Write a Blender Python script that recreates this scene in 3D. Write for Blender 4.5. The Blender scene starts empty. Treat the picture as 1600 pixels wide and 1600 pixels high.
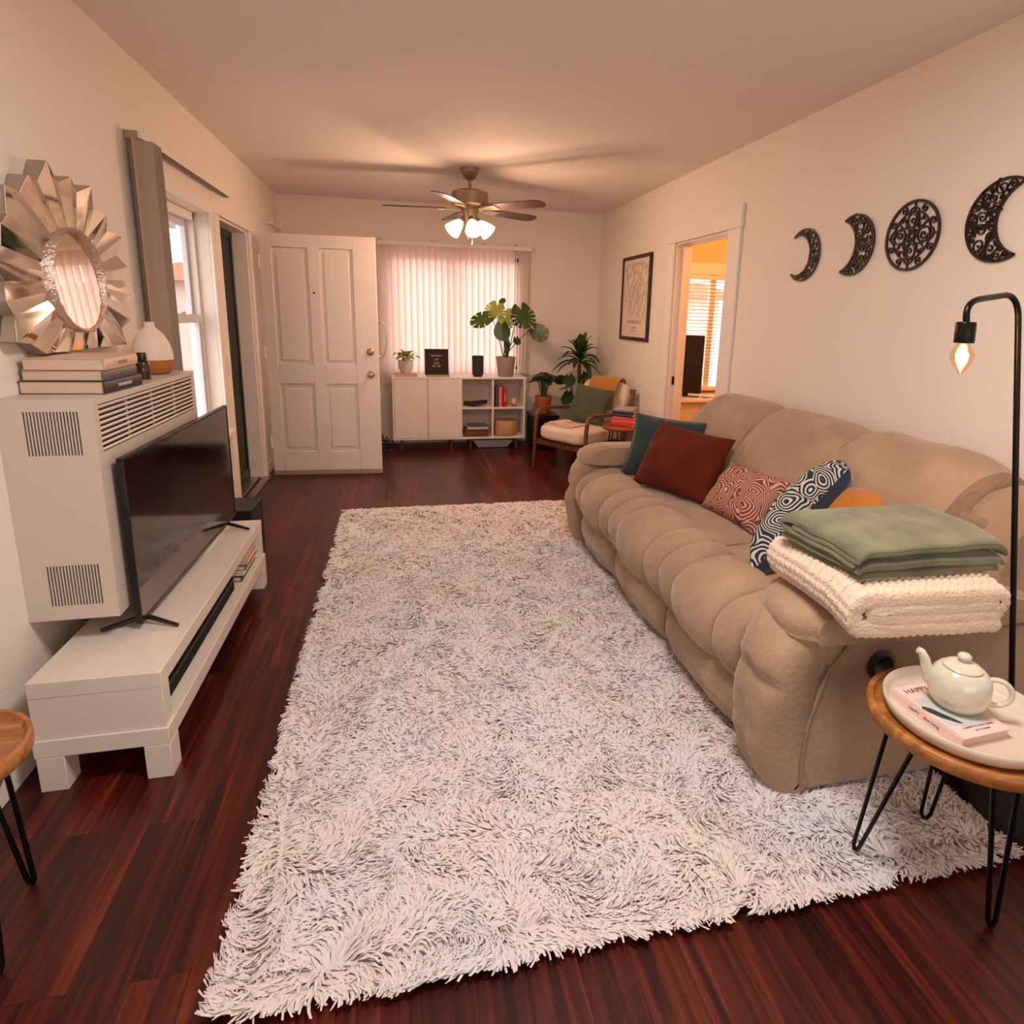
import bpy, bmesh, math, random
import numpy as np
from mathutils import Vector, Matrix, noise
PI = math.pi
SC = bpy.context.scene
COL = SC.collection
# ------------------------------------------------------------------ camera
FPX, CX, CY = 963.676, 850.147, 701.983
cam_d = bpy.data.cameras.new('camera'); cam = bpy.data.objects.new('camera', cam_d); COL.objects.link(cam)
cam_d.sensor_fit = 'HORIZONTAL'; cam_d.sensor_width = 36; cam_d.lens = 36 * FPX / 1600
cam_d.shift_x = (800 - CX) / 1600; cam_d.shift_y = (CY - 800) / 1600
cam_d.clip_start = 0.02; cam_d.clip_end = 200
cam.matrix_world = (Matrix.Translation((0, 0, 1.4052)) @ Matrix.Rotation(-0.2312, 4, 'Z') @ Matrix.Rotation(-0.2145, 4, 'X')
                    @ Matrix.Rotation(-0.0255, 4, 'Y') @ Matrix.Rotation(PI / 2, 4, 'X'))
SC.camera = cam
SC.view_settings.view_transform = 'Standard'; SC.view_settings.look = 'None'
SC.view_settings.gamma = 1; SC.view_settings.exposure = 0.15
# ------------------------------------------------------------------ world and light
w = bpy.data.worlds.new('sky'); SC.world = w; w.use_nodes = True
bg = w.node_tree.nodes['Background']; bg.inputs[0].default_value = (1.0, 0.94, 0.92, 1); bg.inputs[1].default_value = 4.1

def area(name, loc, rot, sx, sy, power, color):
    l = bpy.data.lights.new(name, 'AREA'); l.shape = 'RECTANGLE'; l.size = sx; l.size_y = sy; l.energy = power; l.color = color
    o = bpy.data.objects.new(name, l); COL.objects.link(o); o.location = loc; o.rotation_euler = rot; return o
def point(name, loc, power, color, r=0.03):
    l = bpy.data.lights.new(name, 'POINT'); l.energy = power; l.color = color; l.shadow_soft_size = r
    o = bpy.data.objects.new(name, l); COL.objects.link(o); o.location = loc; return o
# added neutral fill light behind the camera; the rear wall has no window
area('rear_fill_light', (0.55, -2.15, 1.45), (PI / 2, 0, 0), 2.6, 1.5, 23, (1.0, 0.98, 0.99))
# added fill light at ceiling height, out of view and without a fixture
area('ceiling_fill_light', (0.50, 1.05, 2.44), (0, 0, 0), 0.5, 0.5, 35, (1.0, 0.95, 0.94))
# the bedroom's own ceiling lamp
point('bedroom_lamp_light', (3.3, 4.4, 2.2), 42, (1.0, 0.5, 0.17), 0.12)

# ------------------------------------------------------------------ materials
def s2l(c):
    return tuple(((v / 255) / 12.92 if v / 255 <= 0.04045 else ((v / 255 + 0.055) / 1.055) ** 2.4) for v in c)
MATS = {}
def M(name, rgb, rough=0.6, metal=0.0, bump=0.0, bscale=60.0, var=0.0, vscale=6.0, sheen=0.0, emit=0.0, trans=0.0, alpha=1.0, spec=0.5, stretch=None, coat=0.0, ecol=None):
    if name in MATS: return MATS[name]
    m = bpy.data.materials.new(name); m.use_nodes = True; nt = m.node_tree; b = nt.nodes['Principled BSDF']
    c = s2l(rgb) + (1,)
    b.inputs['Base Color'].default_value = c; b.inputs['Roughness'].default_value = rough; b.inputs['Metallic'].default_value = metal
    b.inputs['Specular IOR Level'].default_value = spec
    if sheen: b.inputs['Sheen Weight'].default_value = sheen; b.inputs['Sheen Roughness'].default_value = 0.45
    if coat: b.inputs['Coat Weight'].default_value = coat
    if emit:
        b.inputs['Emission Color'].default_value = (s2l(ecol) + (1,)) if ecol else c; b.inputs['Emission Strength'].default_value = emit
    if trans: b.inputs['Transmission Weight'].default_value = trans
    if alpha < 1: b.inputs['Alpha'].default_value = alpha
    N = nt.nodes; L = nt.links
    if var or bump:
        tc = N.new('ShaderNodeTexCoord'); mp = N.new('ShaderNodeMapping'); L.new(tc.outputs['Object'], mp.inputs[0])
        if stretch: mp.inputs['Scale'].default_value = stretch
    if var:
        nz = N.new('ShaderNodeTexNoise'); nz.inputs['Scale'].default_value = vscale; nz.inputs['Detail'].default_value = 4
        L.new(mp.outputs[0], nz.inputs['Vector'])
        mx = N.new('ShaderNodeMix'); mx.data_type = 'RGBA'
        mx.inputs[6].default_value = tuple(min(1, v * (1 - var)) for v in c[:3]) + (1,)
        mx.inputs[7].default_value = tuple(min(1, v * (1 + var)) for v in c[:3]) + (1,)
        mr = N.new('ShaderNodeMapRange'); mr.inputs[1].default_value = .3; mr.inputs[2].default_value = .7
        L.new(nz.outputs[0], mr.inputs[0]); L.new(mr.outputs[0], mx.inputs[0]); L.new(mx.outputs[2], b.inputs['Base Color'])
    if bump:
        n2 = N.new('ShaderNodeTexNoise'); n2.inputs['Scale'].default_value = bscale; n2.inputs['Detail'].default_value = 3
        L.new(mp.outputs[0], n2.inputs['Vector'])
        bp = N.new('ShaderNodeBump'); bp.inputs['Strength'].default_value = bump; bp.inputs['Distance'].default_value = 0.01
        L.new(n2.outputs[0], bp.inputs['Height']); L.new(bp.outputs[0], b.inputs['Normal'])
    MATS[name] = m; return m
def ramp(nt, stops, src):
    r = nt.nodes.new('ShaderNodeValToRGB'); el = r.color_ramp.elements
    while len(el) < len(stops): el.new(0.5)
    for e, (p, c) in zip(el, stops): e.position = p; e.color = s2l(c) + (1,)
    nt.links.new(src, r.inputs[0]); return r

def wood_floor():
    m = bpy.data.materials.new('mahogany_planks'); m.use_nodes = True; nt = m.node_tree; N = nt.nodes; L = nt.links
    b = N['Principled BSDF']; tc = N.new('ShaderNodeTexCoord'); mp = N.new('ShaderNodeMapping'); L.new(tc.outputs['Object'], mp.inputs[0])
    mp.inputs['Rotation'].default_value = (0, 0, PI / 2)
    br = N.new('ShaderNodeTexBrick'); br.inputs['Scale'].default_value = 1; br.inputs['Brick Width'].default_value = 1.2; br.inputs['Row Height'].default_value = 0.118
    br.inputs['Mortar Size'].default_value = 0.0009; br.offset = 0.37; br.inputs['Color1'].default_value = (0.0, 0.0, 0.0, 1); br.inputs['Color2'].default_value = (1, 1, 1, 1); br.inputs['Mortar'].default_value = (.3, .3, .3, 1); br.inputs['Bias'].default_value = 0
    L.new(mp.outputs[0], br.inputs[0])
    mp2 = N.new('ShaderNodeMapping'); L.new(tc.outputs['Object'], mp2.inputs[0]); mp2.inputs['Scale'].default_value = (34, 1.5, 1)
    ad = N.new('ShaderNodeVectorMath'); ad.operation = 'ADD'; L.new(mp2.outputs[0], ad.inputs[0])
    sc = N.new('ShaderNodeVectorMath'); sc.operation = 'SCALE'; sc.inputs['Scale'].default_value = 17; L.new(br.outputs['Color'], sc.inputs[0]); L.new(sc.outputs[0], ad.inputs[1])
    nz = N.new('ShaderNodeTexNoise'); nz.inputs['Scale'].default_value = 1; nz.inputs['Detail'].default_value = 7; nz.inputs['Roughness'].default_value = .62; nz.inputs['Distortion'].default_value = .6
    L.new(ad.outputs[0], nz.inputs['Vector'])
    mx = N.new('ShaderNodeMath'); mx.operation = 'MULTIPLY_ADD'; mx.inputs[1].default_value = 0.12; L.new(br.outputs['Color'], mx.inputs[0]); L.new(nz.outputs[0], mx.inputs[2])
    r = ramp(nt, [(.34, (28, 6, 4)), (.50, (54, 12, 7)), (.64, (84, 25, 12)), (.80, (120, 48, 24))], mx.outputs[0])
    mm = N.new('ShaderNodeMix'); mm.data_type = 'RGBA'; mm.inputs[7].default_value = s2l((28, 8, 5)) + (1,)
    L.new(br.outputs['Fac'], mm.inputs[0]); L.new(r.outputs[0], mm.inputs[6]); L.new(mm.outputs[2], b.inputs['Base Color'])
    rr = N.new('ShaderNodeMapRange'); rr.inputs[3].default_value = .26; rr.inputs[4].default_value = .42; L.new(nz.outputs[0], rr.inputs[0]); L.new(rr.outputs[0], b.inputs['Roughness'])
    bp = N.new('ShaderNodeBump'); bp.inputs['Strength'].default_value = .12; bp.inputs['Distance'].default_value = .004; L.new(nz.outputs[0], bp.inputs['Height']); L.new(bp.outputs[0], b.inputs['Normal'])
    b.inputs['Specular IOR Level'].default_value = .45
    return m
def wood(name, a, bc, c, rough=.4, scale=(3, 30, 30)):
    m = bpy.data.materials.new(name); m.use_nodes = True; nt = m.node_tree; N = nt.nodes; L = nt.links; b = N['Principled BSDF']
    tc = N.new('ShaderNodeTexCoord'); mp = N.new('ShaderNodeMapping'); mp.inputs['Scale'].default_value = scale; L.new(tc.outputs['Object'], mp.inputs[0])
    nz = N.new('ShaderNodeTexNoise'); nz.inputs['Scale'].default_value = 1.0; nz.inputs['Detail'].default_value = 6; nz.inputs['Distortion'].default_value = 1.2; L.new(mp.outputs[0], nz.inputs['Vector'])
    r = ramp(nt, [(.3, a), (.5, bc), (.7, c)], nz.outputs[0]); L.new(r.outputs[0], b.inputs['Base Color']); b.inputs['Roughness'].default_value = rough
    return m
def translucent(name, rgb, mixf=.6, thru=0.0, trgb=None):
    m = bpy.data.materials.new(name); m.use_nodes = True; nt = m.node_tree; N = nt.nodes; L = nt.links
    N.remove(N['Principled BSDF']); out = N['Material Output']
    d = N.new('ShaderNodeBsdfDiffuse'); t = N.new('ShaderNodeBsdfTranslucent'); x = N.new('ShaderNodeMixShader'); x.inputs[0].default_value = mixf
    d.inputs[0].default_value = s2l(rgb) + (1,); t.inputs[0].default_value = s2l(trgb or rgb) + (1,)
    L.new(d.outputs[0], x.inputs[1]); L.new(t.outputs[0], x.inputs[2]); last = x
    if thru:
        tr = N.new('ShaderNodeBsdfTransparent'); tr.inputs[0].default_value = s2l(trgb or rgb) + (1,); y = N.new('ShaderNodeMixShader'); y.inputs[0].default_value = thru
        L.new(last.outputs[0], y.inputs[1]); L.new(tr.outputs[0], y.inputs[2]); last = y
    L.new(last.outputs[0], out.inputs[0]); return m
def leaf_mat(name, a, bc, sc=14, spec=.5):
    m = bpy.data.materials.new(name); m.use_nodes = True; nt = m.node_tree; N = nt.nodes; L = nt.links; b = N['Principled BSDF']; out = N['Material Output']
    tc = N.new('ShaderNodeTexCoord'); nz = N.new('ShaderNodeTexNoise'); nz.inputs['Scale'].default_value = sc; L.new(tc.outputs['Object'], nz.inputs['Vector'])
    r = ramp(nt, [(.35, a), (.65, bc)], nz.outputs[0]); L.new(r.outputs[0], b.inputs['Base Color']); b.inputs['Roughness'].default_value = .38
    t = N.new('ShaderNodeBsdfTranslucent'); t.inputs[0].default_value = s2l(tuple(min(255, int(v * 1.7) + 30) for v in bc)) + (1,)
    x = N.new('ShaderNodeMixShader'); x.inputs[0].default_value = .2; L.new(b.outputs[0], x.inputs[1]); L.new(t.outputs[0], x.inputs[2]); L.new(x.outputs[0], out.inputs[0])
    return m
def glass_mat():
    m = bpy.data.materials.new('window_glass'); m.use_nodes = True; nt = m.node_tree; N = nt.nodes; L = nt.links
    N.remove(N['Principled BSDF']); g = N.new('ShaderNodeBsdfGlossy'); g.inputs['Roughness'].default_value = .02; t = N.new('ShaderNodeBsdfTransparent')
    f = N.new('ShaderNodeFresnel'); f.inputs[0].default_value = 1.45; x = N.new('ShaderNodeMixShader')
    ge = N.new('ShaderNodeNewGeometry'); iv = N.new('ShaderNodeMath'); iv.operation = 'SUBTRACT'; iv.inputs[0].default_value = 1; L.new(ge.outputs['Backfacing'], iv.inputs[1])
    mu = N.new('ShaderNodeMath'); mu.operation = 'MULTIPLY'; L.new(f.outputs[0], mu.inputs[0]); L.new(iv.outputs[0], mu.inputs[1])
    L.new(mu.outputs[0], x.inputs[0]); L.new(t.outputs[0], x.inputs[1]); L.new(g.outputs[0], x.inputs[2]); L.new(x.outputs[0], N['Material Output'].inputs[0]); return m
def two_tone(name, a, bc, kind='swirl', scale=9, width=.5, rough=.85, bands=9.0, dist=3.0):
    """printed line pattern in two colours"""
    m = bpy.data.materials.new(name); m.use_nodes = True; nt = m.node_tree; N = nt.nodes; L = nt.links; b = N['Principled BSDF']
    tc = N.new('ShaderNodeTexCoord')
    v = N.new('ShaderNodeTexVoronoi'); v.inputs['Scale'].default_value = scale; v.feature = 'F1'
    nz = N.new('ShaderNodeTexNoise'); nz.inputs['Scale'].default_value = scale * .6; L.new(tc.outputs['Object'], nz.inputs['Vector'])
    mixv = N.new('ShaderNodeVectorMath'); mixv.operation = 'MULTIPLY_ADD'; mixv.inputs[1].default_value = (.13, .13, .13); L.new(nz.outputs['Color'], mixv.inputs[0]); L.new(tc.outputs['Object'], mixv.inputs[2])
    L.new(mixv.outputs[0], v.inputs['Vector'])
    mu = N.new('ShaderNodeMath'); mu.operation = 'MULTIPLY'; mu.inputs[1].default_value = bands * 6.28 / 1.0; L.new(v.outputs['Distance'], mu.inputs[0])
    sn = N.new('ShaderNodeMath'); sn.operation = 'SINE'; L.new(mu.outputs[0], sn.inputs[0])
    r = ramp(nt, [(0.0, a), (.56, a), (.64, bc), (1, bc)], sn.outputs[0])
    mr = N.new('ShaderNodeMapRange'); mr.inputs[1].default_value = -1; mr.inputs[2].default_value = 1; L.new(sn.outputs[0], mr.inputs[0]); L.new(mr.outputs[0], r.inputs[0])
    L.new(r.outputs[0], b.inputs['Base Color']); b.inputs['Roughness'].default_value = rough; return m

WALL = M('wall_paint', (238, 226, 211), .75, bump=.06, bscale=90, spec=.3)
CEIL = M('ceiling_paint', (236, 224, 214), .9, bump=.25, bscale=14, spec=.2)
TRIM = M('trim_paint', (240, 228, 218), .42)
DOORP = M('door_paint', (236, 220, 208), .42, bump=.05, bscale=30)
FLOOR = wood_floor()
LACK = M('white_laminate', (226, 212, 198), .32)
CABW = M('white_cabinet', (238, 224, 212), .38)
BLACK = M('black_metal', (18, 14, 14), .35, metal=.6)
BLKP = M('black_plastic', (14, 12, 13), .35)
SOFA = M('sand_microfiber', (168, 138, 110), .95, bump=.35, bscale=55, var=.16, vscale=5.0, sheen=.35, spec=.2)
SOFAD = M('sofa_seam_cloth', (150, 122, 96), .95, sheen=.2, spec=.2)  # slightly darker cloth for the inner frame and the piping
WALNUT = wood('walnut_wood', (78, 38, 20), (108, 58, 32), (132, 76, 44), .4)
ACACIA = wood('acacia_wood', (132, 78, 34), (168, 106, 52), (190, 128, 70), .35, (4, 26, 26))
GLASS = glass_mat()
STEEL = M('brushed_steel', (176, 160, 148), .32, metal=.9)
BRASS = M('aged_brass', (184, 150, 108), .28, metal=1.0)

# ------------------------------------------------------------------ mesh helpers
class MB:
    def __init__(s): s.v = []; s.f = []
    def add(s, vs, fs):
        n = len(s.v); s.v += [tuple(p) for p in vs]; s.f += [tuple(i + n for i in q) for q in fs]; return s
    def box(s, x0, x1, y0, y1, z0, z1, mat=None):
        vs = [Vector((x, y, z)) for x in (x0, x1) for y in (y0, y1) for z in (z0, z1)]
        if mat: vs = [mat @ v for v in vs]
        return s.add(vs, [(0, 1, 3, 2), (4, 6, 7, 5), (0, 4, 5, 1), (2, 3, 7, 6), (0, 2, 6, 4), (1, 5, 7, 3)])
    def loft(s, rings, caps=True, closed=False):
        n = len(rings[0]); vs = [p for r in rings for p in r]; fs = []
        R = len(rings)
        for i in range(R if closed else R - 1):
            for j in range(n):
                a = i * n + j; b = i * n + (j + 1) % n; c = ((i + 1) % R) * n + (j + 1) % n; d = ((i + 1) % R) * n + j
                fs.append((a, b, c, d))
        if caps and not closed: fs.append(tuple(range(n))[::-1]); fs.append(tuple((R - 1) * n + j for j in range(n)))
        return s.add(vs, fs)
    def tube(s, pts, r, n=10, closed=False, caps=True):
        pts = [Vector(p) for p in pts]; m = len(pts); rings = []; up = None
        for i, p in enumerate(pts):
            a = pts[(i - 1) % m] if (closed or i > 0) else p; b = pts[(i + 1) % m] if (closed or i < m - 1) else p
            t = (b - a).normalized()
            if up is None: up = Vector((0, 0, 1)) if abs(t.z) < .9 else Vector((1, 0, 0))
            u = (up - t * up.dot(t)).normalized(); up = u; w_ = t.cross(u)
            rr = r[i] if isinstance(r, (list, tuple)) else r
            rings.append([p + (u * math.cos(2 * PI * k / n) + w_ * math.sin(2 * PI * k / n)) * rr for k in range(n)])
        return s.loft(rings, caps, closed)
    def cyl(s, a, b, r, n=20): return s.tube([a, b], r, n)
    def lathe(s, prof, c=(0, 0, 0), n=32, mat=None, sx=1, sy=1):
        """prof = [(r,z)...] from bottom to top, closed solid when ends r=0"""
        rings = []
        for r, z in prof:
            rings.append([Vector((c[0] + sx * r * math.cos(2 * PI * k / n), c[1] + sy * r * math.sin(2 * PI * k / n), c[2] + z)) for k in range(n)])
        if mat: rings = [[mat @ p for p in q] for q in rings]
        return s.loft(rings, True)
    def puff(s, c, h, p=5.0, n=10, mat=None, amp=0.0, fr=6.0, seed=0):
        """cushion shaped superellipsoid"""
        vs = []; fs = []; idx = {}
        def vid(P):
            k = tuple(round(a, 5) for a in P)
            if k not in idx:
                d = Vector(P); L_ = (abs(d.x) ** p + abs(d.y) ** p + abs(d.z) ** p) ** (1 / p); d = d / L_
                q = Vector((d.x * h[0], d.y * h[1], d.z * h[2]))
                if amp:
                    nn = noise.noise(Vector((q.x + seed, q.y, q.z)) * fr); q = q + Vector((d.x, d.y, d.z)).normalized() * nn * amp
                idx[k] = len(vs); vs.append(q)
            return idx[k]
        g = [math.tan((-1 + 2 * i / n) * PI / 4) for i in range(n + 1)]
        for ax in range(3):
            for sg in (-1, 1):
                for i in range(n):
                    for j in range(n):
                        q = []
                        for a, b in ((i, j), (i + 1, j), (i + 1, j + 1), (i, j + 1)):
                            P = [0, 0, 0]; P[ax] = sg; P[(ax + 1) % 3] = g[a]; P[(ax + 2) % 3] = g[b]; q.append(vid(P))
                        fs.append(tuple(q if sg > 0 else q[::-1]))
        T = (Matrix.Translation(c) @ mat.to_4x4()) if mat else Matrix.Translation(c)
        return s.add([T @ v for v in vs], fs)
    def prism(s, pts, h, fn=None):
        """2-D polygon pts extruded by h; fn maps (a,b,t)->world"""
        n = len(pts); vs = [fn(a, b, 0) for a, b in pts] + [fn(a, b, h) for a, b in pts]
        fs = [tuple(range(n))[::-1], tuple(range(n, 2 * n))] + [(i, (i + 1) % n, n + (i + 1) % n, n + i) for i in range(n)]
        return s.add(vs, fs)
    def strip(s, pts, wd, h, fn, closed=False):
        """flat band of width wd along a 2-D polyline, thickness h"""
        m = len(pts); L_ = []; R_ = []
        for i, p in enumerate(pts):
            a = pts[(i - 1) % m] if (closed or i) else p; b = pts[(i + 1) % m] if (closed or i < m - 1) else p
            dx, dy = b[0] - a[0], b[1] - a[1]; l = math.hypot(dx, dy) or 1; nx, ny = -dy / l, dx / l
            ww = (wd[i] if isinstance(wd, (list, tuple)) else wd) / 2
            L_.append((p[0] + nx * ww, p[1] + ny * ww)); R_.append((p[0] - nx * ww, p[1] - ny * ww))
        rings = [[fn(*L_[i], 0), fn(*R_[i], 0), fn(*R_[i], h), fn(*L_[i], h)] for i in range(m)]
        return s.loft(rings, True, closed)
def obj(name, mb, mat, parent=None, bevel=0.0, smooth=True, angle=38, sub=0, world=True, flip=True):
    me = bpy.data.meshes.new(name)
    off = Vector((0, 0, 0))
    o = bpy.data.objects.new(name, me); COL.objects.link(o)
    if parent is not None:
        p = parent; off = Vector(p.get('_w', (0, 0, 0))) if world else off
        o.parent = parent
        if world: o['_w'] = tuple(off)
    vs = [tuple(Vector(v) - off) for v in mb.v] if world else mb.v
    me.from_pydata(vs, [], mb.f); me.update()
    bm = bmesh.new(); bm.from_mesh(me); bmesh.ops.recalc_face_normals(bm, faces=bm.faces)
    if smooth:
        for f in bm.faces: f.smooth = True
    bm.to_mesh(me); bm.free()
    if smooth: me.set_sharp_from_angle(angle=math.radians(angle))
    if bevel:
        b = o.modifiers.new('bevel', 'BEVEL'); b.width = bevel; b.segments = 2; b.limit_method = 'ANGLE'; b.angle_limit = math.radians(40)
    if sub:
        b = o.modifiers.new('sub', 'SUBSURF'); b.levels = sub; b.render_levels = sub
    me.materials.append(mat)
    return o
def thing(name, label, cat, loc, group=None):
    o = bpy.data.objects.new(name, None); COL.objects.link(o); o.location = loc; o['_w'] = tuple(loc)
    o['label'] = label; o['category'] = cat; o.empty_display_size = .05
    if group: o['group'] = group
    return o
def solo(name, mb, mat, label, cat, group=None, loc=None, **k):
    """a thing that is one mesh, its origin at its base"""
    if loc is None:
        a = np.array([tuple(v) for v in mb.v]); loc = ((a[:, 0].min() + a[:, 0].max()) / 2, (a[:, 1].min() + a[:, 1].max()) / 2, a[:, 2].min())
    mb.v = [tuple(Vector(v) - Vector(loc)) for v in mb.v]
    o = obj(name, mb, mat, None, world=False, **k); o.location = loc; o['label'] = label; o['category'] = cat; o['_w'] = tuple(loc)
    if group: o['group'] = group
    return o
def struct(name, mb, mat, parent=None, **k):
    o = obj(name, mb, mat, parent, world=bool(parent), **k)
    if parent is None: o['kind'] = 'structure'; o['_w'] = (0, 0, 0)
    return o
def boxm(*a): return MB().box(*a)
def text(name, s, size, mat, mw, parent=None, ext=.0006, align='CENTER', label=None):
    cu = bpy.data.curves.new(name, 'FONT'); cu.body = s; cu.size = size; cu.extrude = ext; cu.align_x = align; cu.resolution_u = 2
    t = bpy.data.objects.new(name, cu); COL.objects.link(t)
    dg = bpy.context.evaluated_depsgraph_get(); me = bpy.data.meshes.new_from_object(t.evaluated_get(dg)); bpy.data.objects.remove(t)
    off = Vector(parent.get('_w', (0, 0, 0))) if parent else Vector((0, 0, 0))
    me.transform(Matrix.Translation(-off) @ mw); me.materials.clear(); me.materials.append(mat)
    o = bpy.data.objects.new(name, me); COL.objects.link(o)
    if parent: o.parent = parent
    return o
def basis(origin, x, y, z):
    m = Matrix((x, y, z)).transposed().to_4x4(); m.translation = origin; return m
# ================================================================== room shell
XL, XR, YB, YR, H = -1.143, 2.177, 6.776, -2.3, 2.488
struct('floor', boxm(XL - .15, XR + .15, YR - .1, YB + .15, -.06, 0), FLOOR, smooth=False)
struct('ceiling', boxm(XL - .15, XR + .15, YR - .1, YB + .15, H, H + .08), CEIL, smooth=False)
# left wall: window opening and front door opening
W2 = (3.56, 4.40, .62, 1.965)          # y0,y1,z0,z1 window
D1 = (4.60, 5.45, 1.985)               # y0,y1,z1 door
m = MB(); t0, t1 = XL - .15, XL
m.box(t0, t1, YR, W2[0], 0, H).box(t0, t1, W2[0], W2[1], 0, W2[2]).box(t0, t1, W2[0], W2[1], W2[3], H)
m.box(t0, t1, W2[1], D1[0], 0, H).box(t0, t1, D1[0], D1[1], D1[2], H).box(t0, t1, D1[1], YB + .1, 0, H)
struct('wall_left', m, WALL, smooth=False)
BW = (-.12, 1.27, .80, 1.99)           # back window x0,x1,z0,z1
m = MB(); m.box(XL - .1, BW[0], YB, YB + .14, 0, H).box(BW[1], XR + .1, YB, YB + .14, 0, H).box(BW[0], BW[1], YB, YB + .14, 0, BW[2]).box(BW[0], BW[1], YB, YB + .14, BW[3], H)
struct('wall_back', m, WALL, smooth=False)
DR = (3.955, 4.80, 1.99)
m = MB(); m.box(XR, XR + .13, YR, DR[0], 0, H).box(XR, XR + .13, DR[0], DR[1], DR[2], H).box(XR, XR + .13, DR[1], YB + .1, 0, H)
struct('wall_right', m, WALL, smooth=False)
m = boxm(XL, XR, YR - .12, YR, 0, H)
struct('wall_rear', m, WALL, smooth=False)
# baseboards
struct('baseboard_left', MB().box(XL, XL + .016, YR, D1[0] - .12, 0, .09).box(XL, XL + .016, D1[1] + .1, YB, 0, .09), TRIM, bevel=.004)
struct('baseboard_back', boxm(XL, XR, YB - .016, YB, 0, .09), TRIM, bevel=.004)
struct('baseboard_right', MB().box(XR - .016, XR, YR, 3.80, 0, .09).box(XR - .016, XR, 4.93, YB, 0, .09), TRIM, bevel=.004)
# ---- window in the left wall (double hung), window_2
a, b_, c, d = W2
m = MB(); x1 = XL + .02
m.box(XL, x1, a - .11, a, c - .02, d + .12).box(XL, x1, b_, b_ + .062, c - .02, d).box(XL, x1 + .004, a - .13, b_ + .065, d, d + .14).box(XL - .02, XL + .05, a - .13, b_ + .065, c - .05, c - .015)
wn = struct('window_2', m, TRIM, bevel=.004)
VIN = M('vinyl_frame', (206, 204, 210), .35)
fr = MB(); xa, xb = XL - .15, XL - .075
fr.box(xa, xb, a, a + .03, c, d).box(xa, xb, b_ - .025, b_, c, d).box(xa, xb, a, b_, d - .05, d).box(xa, xb, a, b_, c, c + .05)
struct('window_frame', fr, TRIM, wn, bevel=.004)
zm = 1.335
sa = MB(); xa, xb = XL - .145, XL - .115
sa.box(xa, xb, a + .03, a + .06, zm, d - .05).box(xa, xb, b_ - .055, b_ - .025, zm, d - .05).box(xa, xb, a + .05, b_ - .05, d - .09, d - .05).box(xa - .0, xb + .02, a + .05, b_ - .05, zm - .03, zm + .02)
sa.box(xa + .03, xb + .03, a + .05, a + .085, c + .05, zm - .03).box(xa + .03, xb + .03, b_ - .055, b_ - .025, c + .05, zm - .03).box(xa + .03, xb + .03, a + .05, b_ - .05, c + .05, c + .09)
struct('sash', sa, VIN, wn, bevel=.003)
struct('pane', MB().box(XL - .132, XL - .128, a + .055, b_ - .05, zm + .02, d - .08).box(XL - .102, XL - .098, a + .055, b_ - .05, c + .08, zm - .03), GLASS, wn, smooth=False)
struct('sash_lock', MB().box(XL - .115, XL - .085, 4.05, 4.12, zm + .02, zm + .035), VIN, wn, bevel=.003)
# ---- back window, window_1
a, b_, c, d = BW
m = MB(); y1 = YB - .018
m.box(a - .1, a, y1, YB, c - .02, d + .1).box(b_, b_ + .1, y1, YB, c - .02, d + .1).box(a - .11, b_ + .11, y1 - .004, YB, d, d + .1).box(a - .12, b_ + .12, YB - .05, YB + .02, c - .05, c - .015)
wn = struct('window_1', m, TRIM, bevel=.004)
fr = MB(); fr.box(a, a + .045, YB + .03, YB + .1, c, d).box(b_ - .045, b_, YB + .03, YB + .1, c, d).box(a, b_, YB + .03, YB + .1, d - .045, d).box(a, b_, YB + .03, YB + .1, c, c + .045).box(.52, .585, YB + .03, YB + .1, c, d)
struct('window_frame', fr, TRIM, wn, bevel=.004)
struct('pane', MB().box(a + .045, .52, YB + .06, YB + .064, c + .045, d - .045).box(.585, b_ - .045, YB + .06, YB + .064, c + .045, d - .045), GLASS, wn, smooth=False)
# ---- front door opening: casing, jamb, threshold, screen door
a, b_, d = D1
m = MB(); m.box(XL, XL + .02, a - .12, a, 0, d + .0).box(XL, XL + .02, b_, b_ + .1, 0, d + .0).box(XL, XL + .024, a - .13, b_ + .11, d, d + .13)
m.box(XL - .15, XL, a, a + .018, 0, d).box(XL - .15, XL, b_ - .018, b_, 0, d).box(XL - .15, XL, a, b_, d - .018, d)
struct('trim_1', m, TRIM, bevel=.004)
struct('trim_2', MB().box(XL - .13, XL - .03, a + .018, b_ - .018, 0, .018).box(XL - .01, XL + .05, a, b_ + .03, 0, .014), STEEL, bevel=.004)
SCREEN = M('dark_security_mesh', (34, 34, 30), .6, var=.35, vscale=3, stretch=(1, 8, 1))
sd = struct('door_2', boxm(XL - .125, XL - .115, a + .055, b_ - .055, .05, d - .055), SCREEN, smooth=False)
m = MB(); xa, xb = XL - .14, XL - .105
m.box(xa, xb, a + .018, a + .06, .02, d - .02).box(xa, xb, b_ - .06, b_ - .018, .02, d - .02).box(xa, xb, a + .018, b_ - .018, d - .06, d - .02).box(xa, xb, a + .018, b_ - .018, .02, .1)
struct('door_frame', m, BLKP, sd, bevel=.003)
# ---- right doorway casing
a, b_, d = DR
m = MB(); xa = XR - .02
m.box(xa, XR, a - .155, a, 0, d).box(xa, XR, b_, b_ + .12, 0, d).box(xa - .004, XR, a - .165, b_ + .13, d, d + .145)
m.box(XR, XR + .13, a, a + .016, 0, d).box(XR, XR + .13, b_ - .016, b_, 0, d).box(XR, XR + .13, a, b_, d - .016, d).box(XR + .05, XR + .065, b_ - .03, b_ - .016, 0, d)
struct('trim_3', m, TRIM, bevel=.004)
struct('trim_4', boxm(XR + .028, XR + .05, b_ - .021, b_ - .0155, .86, .93), M('dark_bronze', (60, 34, 26), .4, metal=.7), bevel=.002)
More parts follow.
